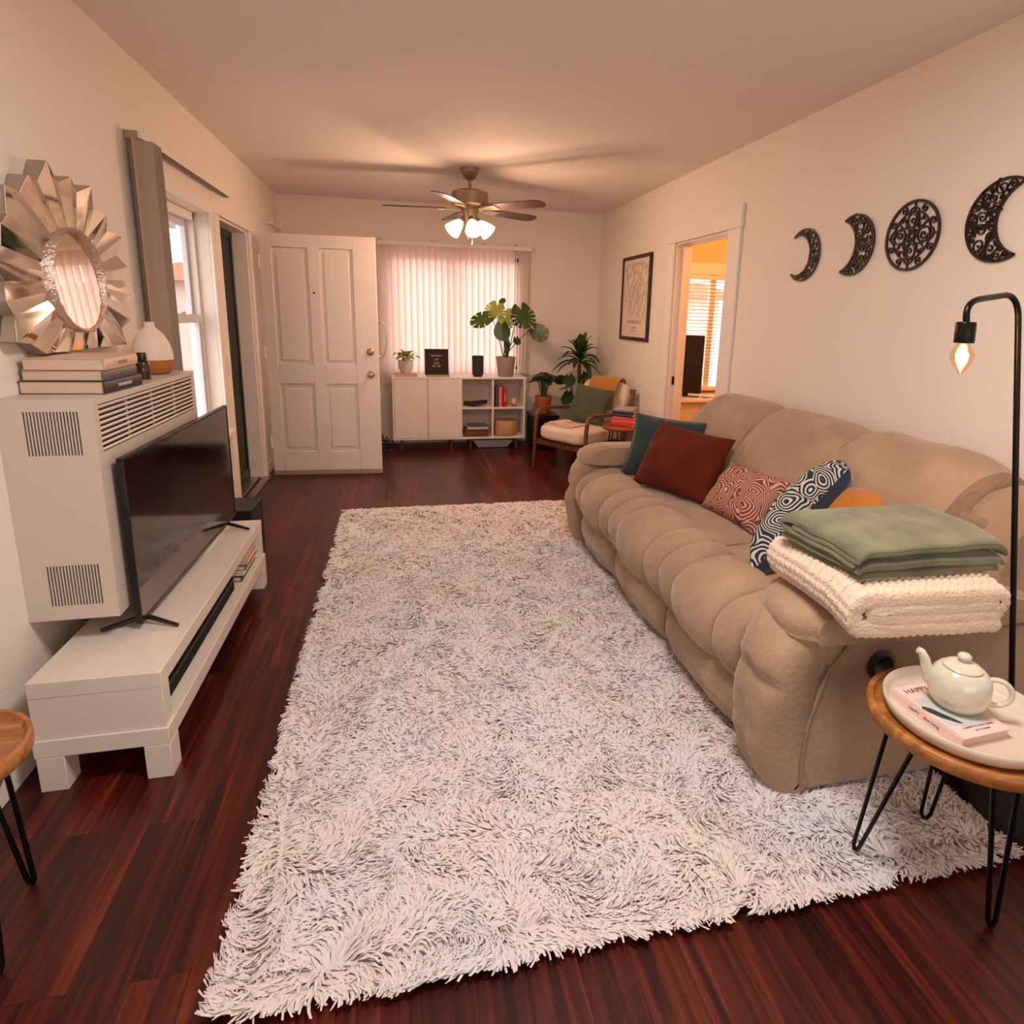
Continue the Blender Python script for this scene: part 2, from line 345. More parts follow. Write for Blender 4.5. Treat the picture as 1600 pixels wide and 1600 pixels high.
# ---- open front door leaf: door_1 with four recessed panels, both faces
hx, hy, th, DWD, DH = -1.069, 5.488, -.058, .8946, 1.985
ux, uy = Vector((math.cos(th), math.sin(th), 0)), Vector((-math.sin(th), math.cos(th), 0))
DMX = basis(Vector((hx, hy, 0)), ux, uy, Vector((0, 0, 1)))
def dbox(mb, x0, x1, y0, y1, z0, z1): return mb.box(x0 * DWD, x1 * DWD, y0, y1, z0, z1, DMX)
m = MB(); cols = [(.0, .1), (.405, .508), (.795, 1.0)]; T_ = .042
for c0, c1 in cols: dbox(m, c0, c1, 0, T_, .012, DH)
for (z0, z1) in ((.012, .215), (.79, .95), (1.882, DH)):
    dbox(m, .1, .405, 0, T_, z0, z1); dbox(m, .508, .795, 0, T_, z0, z1)
dl = struct('door_1', m, DOORP, bevel=.004)
pm = MB()
for c0, c1 in ((.1, .405), (.508, .795)):
    for z0, z1 in ((.215, .79), (.95, 1.882)):
        dbox(pm, c0, c1, .014, T_ - .014, z0, z1)
        # raised field
        dbox(pm, c0 + .035, c1 - .035, .006, T_ - .006, z0 + .035, z1 - .035)
struct('door_panel', pm, DOORP, dl, bevel=.004)
k = MB()
for z, r in ((.875, .027), (1.063, .022)):
    mm = basis(Vector((hx, hy, 0)) + ux * (.925 * DWD) + Vector((0, 0, z)), ux, Vector((0, 0, 1)), -uy)
    if r > .025: k.lathe([(0, 0), (.03, .001), (.032, .004), (.012, .008), (.010, .028), (.022, .034), (.028, .048), (.022, .060), (0, .063)], n=24, mat=mm)
    else: k.lathe([(0, 0), (.028, .001), (.030, .006), (.022, .012), (.018, .02), (0, .022)], n=24, mat=mm)
struct('door_knob', k, BRASS, dl)
k2 = MB().lathe([(0, 0), (.03, .001), (.032, .004), (.012, .008), (.010, .028), (.022, .034), (.028, .048), (.022, .060), (0, .063)], n=24, mat=basis(Vector((hx, hy, 0)) + ux * (.925 * DWD) + uy * T_ + Vector((0, 0, .875)), ux, Vector((0, 0, -1)), uy))
struct('door_knob', k2, BRASS, dl)
struct('peephole', MB().lathe([(0, 0), (.008, 0), (.008, .004), (0, .005)], n=16, mat=basis(Vector((hx, hy, 0)) + ux * (.446 * DWD) + Vector((0, 0, 1.533)), ux, Vector((0, 0, 1)), -uy)), M('dark_bronze', (60, 34, 26), .4, metal=.7), dl)
h = MB()
for z in (.25, 1.0, 1.72): h.cyl((hx - .006, hy - .004, z), (hx - .006, hy - .004, z + .1), .007, 12)
struct('hinge', h, TRIM, dl)
struct('door_bottom_guard', dbox(MB(), 0, 1, -.003, 0, .012, .05), M('worn_door_bottom', (170, 138, 120), .5), dl)
# pale hoop hanging on the knob behind the open door
hp = MB(); cpx = Vector((hx, hy, 0)) + ux * (DWD * .985) + uy * .09
pts = [cpx + ux * (.055 + .052 * math.cos(t)) * 1.0 - ux * .03 + Vector((0, 0, 1.165 + .15 * math.sin(t))) for t in [2 * PI * i / 48 for i in range(48)]]
hp.tube(pts, .007, 10, closed=True)
solo('wire_hoop', hp, M('pale_lilac_enamel', (205, 190, 196), .25, metal=.3), 'thin pale oval hoop showing behind the free edge of the open white door', 'hoop')

# ---- bedroom beyond the right doorway
BX0, BX1, BY0, BY1 = XR + .13, 4.6, 3.3, 5.9
BWALL = M('bedroom_paint', (240, 205, 150), .8)
m = MB(); m.box(BX0, BX1, BY0 - .1, BY0, 0, H).box(BX1, BX1 + .1, BY0, BY1, 0, H)
bw = (2.55, 3.45, .72, 1.84)
m.box(BX0, bw[0], BY1, BY1 + .12, 0, H).box(bw[1], BX1 + .1, BY1, BY1 + .12, 0, H).box(bw[0], bw[1], BY1, BY1 + .12, 0, bw[2]).box(bw[0], bw[1], BY1, BY1 + .12, bw[3], H)
struct('wall_bedroom', m, BWALL, smooth=False)
struct('floor_bedroom', boxm(XR, BX1, BY0, BY1, -.06, -.0005), FLOOR, smooth=False)
struct('ceiling_bedroom', boxm(XR + .13, BX1, BY0, BY1, H, H + .06), CEIL, smooth=False)
m = MB(); yy = BY1
m.box(bw[0] - .08, bw[0], yy - .02, yy, bw[2] - .05, bw[3]).box(bw[1], bw[1] + .08, yy - .02, yy, bw[2] - .05, bw[3]).box(bw[0] - .1, bw[1] + .1, yy - .025, yy, bw[3], bw[3] + .11).box(3.085, 3.145, yy + .02, yy + .07, bw[2], bw[3]).box(bw[0] - .1, bw[1] + .1, yy - .05, yy, bw[2] - .04, bw[2])
wn = struct('window_3', m, TRIM, bevel=.003)
struct('pane', boxm(bw[0], bw[1], yy + .08, yy + .084, bw[2], bw[3]), GLASS, wn, smooth=False)
SLAT = translucent('blind_slat_cream', (240, 222, 200), .35)
bl = thing('horizontal_blind', 'cream horizontal slat blind on the bedroom window seen through the doorway', 'blind', ((bw[0] + bw[1]) / 2, yy + .03, bw[2] + .02))
obj('headrail', boxm(bw[0] + .01, bw[1] - .01, yy - .01, yy + .03, bw[3] - .05, bw[3] - .005), TRIM, bl, bevel=.003)
s0 = None; nsl = 30
for i in range(nsl):
    z = bw[2] + .05 + i * (bw[3] - bw[2] - .12) / (nsl - 1)
    mm = Matrix.Translation((0, yy + .012, z)) @ Matrix.Rotation(math.radians(-14), 4, 'X')
    if s0 is None:
        s0 = obj('slat', MB().box(bw[0] + .015, bw[1] - .015, -.016, .016, -.001, .001, mm), SLAT, bl, smooth=False); zb = z
    else:
        o = s0.copy(); COL.objects.link(o); o.parent = bl; o.location = s0.location + Vector((0, 0, z - zb))
obj('ladder_tape', MB().box(2.80, 2.812, yy - .008, yy - .006, bw[2] + .02, bw[3] - .05).box(3.30, 3.312, yy - .008, yy - .006, bw[2] + .02, bw[3] - .05), SLAT, bl, smooth=False)
# desk and monitor in the bedroom
DESK = M('desk_white', (240, 226, 212), .35)
dk = thing('desk', 'pale desk below the bedroom window', 'desk', (3.1, 5.62, 0))
obj('desk_top', boxm(2.45, 3.75, 5.36, 5.84, .625, .655), DESK, dk, bevel=.003)
obj('side_panel', boxm(3.70, 3.73, 5.40, 5.82, 0, .625), DESK, dk, bevel=.003); obj('side_panel', boxm(2.47, 2.50, 5.40, 5.82, 0, .625), DESK, dk, bevel=.003)
obj('front_panel', boxm(2.50, 3.70, 5.40, 5.415, .06, .625), M('desk_front', (232, 200, 160), .5), dk, bevel=.003)
mn = thing('computer_monitor', 'black monitor seen from its side on the bedroom desk', 'monitor', (2.76, 5.56, .655))
rm = Matrix.Translation((2.77, 5.56, 0)) @ Matrix.Rotation(math.radians(-38), 4, 'Z')
obj('screen', MB().box(-.22, .10, -.012, .012, .69, 1.25, rm), BLKP, mn, bevel=.004)
obj('stand', MB().box(-.2, .08, -.04, .06, .655, .667, rm).box(-.08, -.03, .012, .04, .66, .9, rm), BLKP, mn, bevel=.003)
pa = M('paper_white', (245, 238, 228), .7)
solo('notepad', MB().box(-.11, .11, -.09, .09, 0, .008, Matrix.Translation((2.98, 5.50, .655)) @ Matrix.Rotation(.3, 4, 'Z')), pa, 'white notepad lying on the bedroom desk in front of the monitor', 'notepad')
solo('ruler', MB().box(-.12, .12, -.012, .012, 0, .006, Matrix.Translation((3.16, 5.46, .655)) @ Matrix.Rotation(-.25, 4, 'Z')), BLKP, 'thin black ruler on the right of the bedroom desk', 'ruler')
solo('ruler', MB().box(-.11, .11, -.01, .01, 0, .006, Matrix.Translation((2.93, 5.42, .663)) @ Matrix.Rotation(-.35, 4, 'Z')), BLKP, 'thin black strip lying beside the monitor foot on the bedroom desk', 'ruler')
solo('desk_organizer', MB().box(3.30, 3.38, 5.45, 5.72, .655, .90), M('terracotta_card', (205, 110, 75), .7), 'orange upright file box at the right end of the bedroom desk', 'file box', bevel=.006)

# ================================================================== outside
STUC = M('neighbour_stucco', (226, 190, 180), .9, var=.12, vscale=2)
STUW = M('neighbour_white', (236, 226, 224), .9)
SID = M('grey_blue_siding', (150, 160, 172), .8)
struct('ground_outside', MB().box(-9, -1.4, -4, 14, -.5, -.3).box(-9, 9, 7.2, 14, -.5, -.3), M('outside_ground', (160, 150, 138), .95), smooth=False)
nb = thing('neighbour_house', 'pink stucco house across the yard seen through the vertical blinds', 'house', (.6, 10.6, -.3))
obj('wall', boxm(-3.5, 5.5, 10.2, 12, -.3, 1.75), STUC, nb, smooth=False)
obj('roof', MB().prism([(-3.8, 1.75), (5.8, 1.75), (5.0, 2.0), (-3.0, 2.0)], 2.4, lambda a, b, t: (a, 9.9 + t, b)), M('clay_roof', (190, 120, 95), .9), nb)
for i, x in enumerate((-1.2, .5, 2.3)):
    obj('window', boxm(x, x + .7, 10.16, 10.2, .6, 1.4), STUW, nb, smooth=False)
n2 = thing('side_house', 'grey sided house with a red roof outside the left sash window', 'house', (-5, 9, -.3))
m = MB()
for i in range(16): m.box(-6.2, -4.6 + .012 * (i % 2), 5.5, 14.5, -.3 + i * .14, -.3 + (i + 1) * .14 - .012)
obj('siding', m, SID, n2, smooth=False)
obj('roof', MB().prism([(5.2, 1.94), (14.8, 1.94), (14.8, 2.05), (5.2, 2.05)], 2.2, lambda a, b, t: (-6.6 + t, a, b)).prism([(5.4, 2.05), (14.6, 2.05), (10.2, 2.9)], 1.6, lambda a, b, t: (-6.3 + t, a, b)), M('red_roof_tiles', (186, 112, 86), .9), n2, smooth=False)
# eave of this house above the left window
struct('roof_eave', MB().box(XL - .75, XL - .15, 2.2, 6.2, 2.16, 2.22).box(XL - .75, XL - .72, 2.2, 6.2, 2.05, 2.22), M('eave_boards', (160, 166, 176), .7), smooth=False)
# ================================================================== vertical blinds, back window
VAN = translucent('blind_vane_fabric', (244, 232, 225), .68, thru=.17, trgb=(255, 247, 244))
vb = thing('vertical_blinds', 'closed pale vertical blinds glowing over the back wall window', 'blinds', (.59, YB - .09, .62))
obj('headrail', boxm(-.20, 1.385, YB - .125, YB - .07, 2.055, 2.10), TRIM, vb, bevel=.004)
for x in (-.18, .33, .87, 1.2): obj('bracket', boxm(x, x + .02, YB - .13, YB - .02, 2.10, 2.115), STEEL, vb, bevel=.002)
def vane_mesh(wd, z0, z1, bow=.006):
    m = MB(); n = 6; rings = []
    for z in (z0, z1):
        fr_ = [(wd * (i / n - .5), bow * (1 - (2 * i / n - 1) ** 2)) for i in range(n + 1)]
        rings.append([Vector((x, y, z)) for x, y in fr_] + [Vector((x, y + .0012, z)) for x, y in reversed(fr_)])
    return m.loft(rings)
v0 = None; nv = 22
for i in range(nv):
    x = -.16 + i * (1.16 + .16) / (nv - 1)
    if v0 is None: v0 = o = obj('vane', vane_mesh(.088, .66, 2.055), VAN, vb, world=False)
    else: o = v0.copy(); COL.objects.link(o); o.parent = vb
    o.location = Vector((x - .59, (YB - .10) - (YB - .09), -.62)); o.rotation_euler = (0, 0, math.radians(28 + (i * 37 % 7) - 3))
st = None
for i in range(5):
    o = v0.copy(); COL.objects.link(o); o.parent = vb; o.location = Vector((1.22 + i * .032 - .59, -.01, -.62)); o.rotation_euler = (0, 0, math.radians(72 + i * 3))
# stacked blind at the left window
VAN2 = translucent('blind_vane_beige', (200, 178, 158), .25)
vb2 = thing('vertical_blinds', 'beige vertical blinds drawn to one side beside the left sash window', 'blinds', (XL + .09, 3.3, 1.0))
obj('headrail', boxm(XL + .030, XL + .070, 3.235, 4.70, 2.112, 2.137), TRIM, vb2, bevel=.004)
obj('track_gap', boxm(XL + .035, XL + .068, 3.50, 4.69, 2.108, 2.116), BLKP, vb2)
for q in ((XL, XL + .055, 3.228, 3.234, 2.106, 2.142), (XL, XL + .05, 3.47, 3.49, 2.137, 2.145), (XL, XL + .05, 4.45, 4.47, 2.137, 2.145)): obj('bracket', boxm(*q), STEEL, vb2, bevel=.001)
v1 = None
for i in range(8):
    if v1 is None: v1 = o = obj('vane', vane_mesh(.14 if 0 else .092, .80, 2.11), VAN2, vb2, world=False)
    else: o = v1.copy(); COL.objects.link(o); o.parent = vb2
    o.location = Vector((-.035, 3.238 + .018 * i - 3.3 , -1.0)); o.rotation_euler = (0, 0, math.radians((74 if i == 0 else 14) + (i * 5 % 9)))
# little rail far left corner
sr = MB().tube([(XL, 6.23, 2.15), (XL + .05, 6.23, 2.15), (XL + .05, 6.74, 2.15), (XL, 6.74, 2.15)], .008, 8)
solo('curtain_rod', sr, TRIM, 'short white rod on the left wall above the open door', 'curtain rod')
# outlet and switch on the left door casing
sw = thing('light_switch', 'small painted switch plate on the casing between window and front door', 'light switch', (XL + .022, 4.54, 1.02))
obj('plate', boxm(XL + .0205, XL + .026, 4.505, 4.575, .96, 1.08), TRIM, sw, bevel=.002); obj('toggle', boxm(XL + .026, XL + .034, 4.535, 4.545, 1.01, 1.03), TRIM, sw)
# ================================================================== wall heater
HEAT = M('heater_enamel', (208, 192, 178), .38); DARKIN = M('heater_inside', (66, 44, 32), .8)
ht = thing('wall_heater', 'white boxy gas wall heater with louvred top grille hanging on the left wall', 'heater', (-1.02, 2.54, .431))
hx0, hx1, hy0, hy1, hz0, hz1 = XL, -.892, 2.066, 3.012, .431, 1.127
T = .006
m = MB()   # cabinet shell with slotted sides: built as panels
def slotted(mb, y, z0s, x0s, x1s):
    pass
# near side panel made of strips around two slotted vents
vx0, vx1 = -1.075, -.930
vents = [(.478, .611), (.959, 1.091)]
ns = 17
def side(y0, y1):
    m.box(XL, vx0, y0, y1, hz0 + T, hz1 - T).box(vx1, hx1, y0, y1, hz0 + T, hz1 - T)
    zs = [hz0 + T] + [z for v in vents for z in v] + [hz1 - T]
    for a_, b_ in ((zs[0], zs[1]), (zs[2], zs[3]), (zs[4], zs[5])): m.box(vx0, vx1, y0, y1, a_, b_)
    pitch = (vx1 - vx0) / ns
    for v in vents:
        for i in range(ns):
            m.box(vx0 + (i + .55) * pitch, vx0 + (i + 1) * pitch, y0, y1, v[0], v[1])
side(hy0, hy0 + T); side(hy1 - T, hy1)
gz0, gz1, gy0, gy1 = .960, 1.107, 2.098, 2.985
m.box(hx1 - T, hx1, hy0 + T, gy0, hz0 + T, hz1 - T).box(hx1 - T, hx1, gy1, hy1 - T, hz0 + T, hz1 - T).box(hx1 - T, hx1, gy0, gy1, hz0 + T, gz0).box(hx1 - T, hx1, gy0, gy1, gz1, hz1 - T)
m.box(XL, hx1, hy0, hy1, hz1 - T, hz1).box(XL, hx1, hy0, hy1, hz0, hz0 + T)
obj('cabinet', m, HEAT, ht)
g = MB(); nl = 9
for i in range(nl):
    z = gz0 + (i + .5) * (gz1 - gz0) / nl
    g.box(-.014, .002, gy0, gy1, -.0035, .0035, Matrix.Translation((hx1 - .004, 0, z)) @ Matrix.Rotation(math.radians(-38), 4, 'Y'))
for y in (2.32, 2.54, 2.77): g.box(hx1 - .014, hx1 - .008, y, y + .004, gz0, gz1)
obj('grille', g, HEAT, ht, bevel=.0008)
obj('inner_case', boxm(-1.13, hx1 - .02, hy0 + .012, hy1 - .012, hz0 + .01, hz1 - .01), DARKIN, ht, smooth=False)
# ================================================================== books on the heater
PAGE = M('book_pages', (214, 186, 164), .85, var=.08, vscale=40, stretch=(1, 1, 30))
def book(loc, w_, d_, t_, rz, cover, label, spine='y-', group=None, title=None, tcol=None, standing=False, name='book', tsize=None, lean=0):
    """w_ along local x (spine length), d_ depth, t_ thickness. spine on local -y side"""
    b = thing(name, label, 'book', loc, group)
    R = Matrix.Translation(loc) @ Matrix.Rotation(rz, 4, 'Z')
    if standing: R = R @ Matrix.Rotation(lean, 4, 'Y') @ Matrix.Rotation(PI / 2, 4, 'Y') @ Matrix.Translation((-w_ / 2, 0, -t_ / 2))
    c = .0022
    m = MB().box(-w_ / 2, w_ / 2, -d_ / 2, d_ / 2, 0, c, R).box(-w_ / 2, w_ / 2, -d_ / 2, d_ / 2, t_ - c, t_, R)
    sp = [(-d_ / 2 + .002, 0), (-d_ / 2 - .001, t_ * .2), (-d_ / 2 - .003, t_ * .5), (-d_ / 2 - .001, t_ * .8), (-d_ / 2 + .002, t_), (-d_ / 2 + .005, t_), (-d_ / 2 + .005, 0)]
    m.prism(sp, w_, lambda a, b2, t: R @ Vector((-w_ / 2 + t, a, b2)))
    obj('cover', m, cover, b, bevel=.0006, angle=30)
    obj('pages', MB().box(-w_ / 2 + .003, w_ / 2 - .003, -d_ / 2 + .005, d_ / 2 - .004, c, t_ - c, R), PAGE, b, smooth=False)
    if title:
        sz = tsize or t_ * .5
        mw = R @ basis(Vector((0, -d_ / 2 - .0032, t_ / 2 - sz * .35)), Vector((1, 0, 0)), Vector((0, 0, 1)), Vector((0, -1, 0)))
        text('spine_title', title, sz, tcol, mw, b)
    return b, R
CREAMC = M('book_cream', (216, 180, 150), .55); GREYC = M('book_grey', (106, 98, 92), .5); DARKC = M('book_charcoal', (52, 46, 46), .5)
WHT = M('print_white', (230, 222, 214), .6); INK = M('print_dark', (70, 56, 56), .6)
RZ = math.radians(90)
# spine faces the room (+x): local -y -> +x  => rz = 90deg ; local x -> +y
g_ = 'books stacked on the wall heater'
book((-1.018, 2.325, 1.1275), .272, .236, .040, RZ - .03, DARKC, 'charcoal hardback at the bottom of the stack on the wall heater', group=g_, title='THE HOME EDIT', tcol=WHT, tsize=.014)
book((-1.022, 2.33, 1.1680), .262, .222, .033, RZ + .01, GREYC, 'grey hardback in the middle of the stack on the wall heater', group=g_)
book((-1.016, 2.33, 1.2016), .268, .224, .036, RZ + .03, CREAMC, 'cream hardback on top of the stack on the wall heater', group=g_, title='INTERIORS', tcol=M('gold_print', (170, 130, 92), .5), tsize=.016)
# vase and bottle
VW = M('vase_matt_white', (236, 214, 192), .55, bump=.05); VT = M('vase_terracotta', (176, 104, 52), .6, bump=.06)
vs = thing('vase', 'bulbous white vase with an ochre dipped base on the wall heater', 'vase', (-.994, 2.86, 1.1275))
VS = 1.13
pr = [(0, 0), (.044, 0), (.058, .008), (.0655, .03), (.067, .052)]; pu = [(.067, .052), (.0655, .078), (.058, .11), (.045, .138), (.030, .156), (.0185, .166), (.0155, .176), (.0175, .184), (.015, .186), (.012, .176), (.012, .15), (0, .148)]
c_ = (-.994, 2.86, 1.1275)
pr = [(a * VS, b * VS) for a, b in pr]; pu = [(a * VS, b * VS) for a, b in pu]
obj('base', MB().lathe(pr + [(0, .052 * VS)], c_, 40), VT, vs, angle=60); obj('body', MB().lathe([(0, .052 * VS)] + pu, c_, 40), VW, vs, angle=60)
bt = thing('bottle', 'small dark brown glass bottle beside the books on the wall heater', 'bottle', (-.955, 2.64, 1.1275)); c_ = (-.955, 2.64, 1.1275)
AMB = M('amber_glass', (52, 26, 16), .15, coat=.6)
obj('body', MB().lathe([(0, 0), (.023, 0), (.025, .004), (.025, .060), (.020, .068), (.014, .072), (0, .072)], c_, 28), AMB, bt); obj('cap', MB().lathe([(0, .072), (.0165, .072), (.0165, .098), (.015, .10), (0, .10)], c_, 28), BLKP, bt)
# ================================================================== sunburst mirror
MIR = M('mirror_glass', (235, 228, 218), .015, metal=1.0)
MIRF = M('mirror_facets', (250, 248, 244), .05, metal=1.0)
mc = Vector((-1.095, 2.53, 1.480)); ov = (.182, .169)
mi = thing('sunburst_mirror', 'large sunburst wall mirror of folded mirror panels around an oval centre', 'mirror', (XL + .03, mc.y, 1.15))
NR = 20
def mpt(ang, ry, rz, x):
    if ang % (2 * PI) > PI and rz * -math.sin(ang) > .235: k_ = .235 / (rz * -math.sin(ang)); ry *= k_; rz *= k_
    return Vector((mc.x + x, mc.y + ry * math.cos(ang), mc.z + rz * math.sin(ang)))
fa = MB(); edge = MB(); tipang = []
for i in range(NR):
    a0 = 2 * PI * i / NR + .06; a1 = a0 + 2 * PI / NR; am = (a0 + a1) / 2
    ko = 1.0 + (.045 if i % 2 else -.03)
    o0 = mpt(a0, .405, .318, -.004); om = mpt(am, .455 * ko, .360 * ko, .010); o1 = mpt(a1, .405, .318, -.004)
    i0 = mpt(a0, ov[0], ov[1], .004); im = mpt(am, ov[0], ov[1], .010); i1 = mpt(a1, ov[0], ov[1], .004)
    for q in ((i0, im, om, o0), (im, i1, o1, om)):
        nrm = (q[1] - q[0]).cross(q[3] - q[0]).normalized(); nrm = nrm if nrm.x > 0 else -nrm
        cc = sum(q, Vector()) / 4; qq = [p + (cc - p).normalized() * .0012 for p in q]
        fa.loft([[p for p in qq], [p - nrm * .004 for p in qq]])
    bk = [mpt(a0, .395, .31, -.04), mpt(am, .44 * ko, .345 * ko, -.04), mpt(a1, .395, .31, -.04)]
    for f_, b2 in ((o0, bk[0]), (om, bk[1])): pass
    edge.loft([[i0 - Vector((.005, 0, 0)), o0 - Vector((.005, 0, 0)), om - Vector((.005, 0, 0)), im - Vector((.005, 0, 0))], [Vector((mc.x - .035, p.y, p.z)) for p in (i0, o0, om, im)]])
    edge.loft([[im - Vector((.005, 0, 0)), om - Vector((.005, 0, 0)), o1 - Vector((.005, 0, 0)), i1 - Vector((.005, 0, 0))], [Vector((mc.x - .045, p.y, p.z)) for p in (im, om, o1, i1)]])
obj('ray_panels', fa, MIRF, mi, smooth=False)
obj('backing', edge, M('mirror_backing', (176, 160, 146), .4, metal=.6), mi, smooth=False)
n = 56
ring = [[mpt(2 * PI * k / n, r * ov[0], r * ov[1], x - .009 * math.sin(2 * PI * k / n)) for k in range(n)] for r, x in ((1, -.014), (1, .009))]
obj('oval_glass', MB().loft(ring), MIR, mi, smooth=False)
fm = MB(); R_ = []
for k in range(n):
    a = 2 * PI * k / n; wob = .0015 * math.sin(a * 19) + .0012 * math.sin(a * 31 + 1)
    R_.append([mpt(a, ov[0] * q + dd, ov[1] * q + dd, x) for q, dd, x in ((1, -.008, .012), (1, -.006, .020 + wob), (1, .002, .024 + wob), (1, .008, .018), (1, .009, .0), (1, -.007, .0))])
fm.loft(R_, closed=True)
obj('oval_frame', fm, M('etched_silver_frame', (226, 204, 192), .25, metal=.9, bump=.6, bscale=110), mi, angle=50)

# ================================================================== TV bench
tb = thing('tv_bench', 'long low white TV bench with an open shelf slot against the left wall', 'tv bench', (-.883, 2.54, 0))
sx0, sx1, sy0, sy1 = -1.055, -.710, 1.840, 3.235
m = MB(); m.box(sx0, sx1, sy0, sy1, .300, .350); obj('top', m, LACK, tb, bevel=.002)
m = MB(); m.box(sx0, sx1 - .001, sy0 + .001, sy0 + .055, .168, .2995); obj('side_panel', m, LACK, tb, bevel=.0015)
m = MB(); m.box(sx0, sx1 - .001, sy1 - .055, sy1 - .001, .168, .2995); obj('side_panel', m, LACK, tb, bevel=.0015)
obj('back_panel', boxm(sx0, sx0 + .012, sy0 + .056, sy1 - .056, .168, .2995), LACK, tb)
obj('shelf', boxm(sx0 - .004, sx1 + .006, sy0 - .006, sy1 + .006, .112, .1675), LACK, tb, bevel=.002)
for (x, y) in ((sx0, sy0 - .006), (sx1 - .066, sy0 - .006), (sx0, sy1 - .066), (sx1 - .066, sy1 - .066)):
    obj('leg', boxm(x, x + .072, y, y + .072, 0, .1115), LACK, tb, bevel=.002)
# soundbar and books on the shelf
sb = thing('soundbar', 'long black soundbar inside the slot of the white TV bench', 'soundbar', (-.785, 2.37, .168))
obj('body', boxm(-.85, -.745, 1.93, 2.80, .171, .232), M('soundbar_black', (8, 7, 8), .7, spec=.2), sb, bevel=.006)
obj('front_trim', boxm(-.745, -.7425, 1.94, 2.79, .222, .226), M('soundbar_trim', (96, 84, 80), .3, metal=.6), sb)
g_ = 'books and boxes at the far end of the TV bench shelf'
for i, (c, t_, lab) in enumerate(((M('case_black', (30, 26, 26), .4), .022, 'black case at the bottom of the pile in the TV bench'), (WHT, .018, 'white book second from the bottom in the TV bench pile'), (GREYC, .022, 'grey book third from the bottom in the TV bench pile'), (CREAMC, .016, 'cream book on top of the pile in the TV bench'))):
    z = .168 + sum((.022, .018, .022, .016)[:i]) + .0006 * (i + 1)
    book((-.80 + .006 * i, 3.02 + .004 * i, z), .26 - .02 * i, .13, t_, RZ, c, lab, group=g_)
# ================================================================== television
tv = thing('television', 'large black flat television standing on the white TV bench', 'television', (-.855, 2.70, .35))
TA, TBp = Vector((-.852, 2.118, 0)), Vector((-.832, 3.265, 0)); du = (TBp - TA).normalized(); dn = Vector((du.y, -du.x, 0)); TW = (TBp - TA).length
tm = basis(TA, du, -dn, Vector((0, 0, 1)))   # local x along width, y = away from room, z up
def tbx(mb, *a): return mb.box(*a, tm)
obj('bezel', tbx(tbx(tbx(tbx(MB(), 0, TW, 0, .020, .372, .386), 0, TW, 0, .020, .925, .935), 0, .010, 0, .020, .386, .925), TW - .010, TW, 0, .020, .386, .925), BLKP, tv, bevel=.002)
SCR = M('tv_screen', (10, 8, 9), .10, spec=.55, coat=.3)
obj('screen', tbx(MB(), .010, TW - .010, .0025, .012, .386, .925), SCR, tv, smooth=False)
bk = MB(); bk.loft([[tm @ Vector(p) for p in ((.02, .02, .39), (TW - .02, .02, .39), (TW - .02, .02, .92), (.02, .02, .92))], [tm @ Vector(p) for p in ((.03, .030, .40), (TW - .03, .030, .40), (TW - .03, .028, .88), (.03, .028, .88))], [tm @ Vector(p) for p in ((.06, .037, .42), (TW - .06, .037, .42), (TW - .06, .034, .84), (.06, .034, .84))]])
obj('rear_housing', bk, M('tv_rear_plastic', (46, 44, 46), .4), tv, bevel=.004)
for x in (.05, TW - .14):
    f = MB()
    for sgn in (-1, 1):
        a_ = tm @ Vector((x, .012, .376)); e_ = tm @ Vector((x - .045, .012 + sgn * .115, .3565)); md = a_.lerp(e_, .2) + Vector((0, 0, .001))
        f.tube([a_, md, e_], [.010, .0085, .006], 10)
    obj('foot', f, BLKP, tv)
obj('status_light', tbx(MB(), TW * .5 - .02, TW * .5 + .02, -.002, 0, .374, .378), STEEL, tv)
# subwoofer
sw_ = thing('subwoofer', 'black box subwoofer on the floor past the far end of the TV bench', 'subwoofer', (-.92, 3.60, 0))
obj('cabinet', boxm(-1.06, -.815, 3.52, 3.78, .012, .315), M('sub_vinyl', (22, 19, 18), .42), sw_, bevel=.005)
obj('grille', boxm(-1.05, -.825, 3.512, 3.52, .02, .305), M('sub_cloth', (12, 11, 12), .9), sw_, bevel=.002)
# power cord along the wall
cd = MB().tube([(-1.125, 1.2, .10), (-1.122, 1.5, .07), (-1.118, 1.72, .05), (-1.12, 1.83, .11), (-1.125, 1.95, .16)], .004, 8)
solo('power_cord', cd, M('cord_brown', (90, 72, 60), .5), 'thin cord running along the left wall behind the small wood table', 'cord')
# ================================================================== left wood side table (partly in frame)
def hairpin(parent, top_a, top_b, foot, r=.0055, spread=.012):
    f = Vector(foot); a = Vector(top_a); b = Vector(top_b); d = (b - a).normalized()
    pts = [a, f + Vector((0, 0, .012)) - d * spread * .7 + (a - f) * .02, f + Vector((0, 0, r)) - d * spread * .3, f + Vector((0, 0, r)) + d * spread * .3, f + Vector((0, 0, .012)) + d * spread * .7 + (b - f) * .02, b]
    return obj('leg', MB().tube(pts, r, 10), BLACK, parent)
def dish_top(c, r, z0, z1, n=56):
    return MB().lathe([(0, z0), (r * .93, z0), (r * .985, z0 + .008), (r, z0 + (z1 - z0) * .6), (r * .99, z1 - .002), (r * .975, z1), (r * .93, z1 - .002), (r * .905, z1 - .014), (r * .88, z1 - .016), (0, z1 - .016)], (c[0], c[1], 0), n)
wt = thing('side_table', 'round wooden tray-top side table cut by the left edge of the photo', 'side table', (-.965, 1.385, 0))
obj('table_top', dish_top((-.968, 1.385), .155, .425, .470), ACACIA, wt, angle=50)
hairpin(wt, (-.925, 1.49, .425), (-.985, 1.50, .425), (-.915, 1.500, 0), .006)
hairpin(wt, (-.87, 1.33, .425), (-.90, 1.29, .425), (-.865, 1.27, 0), .006)
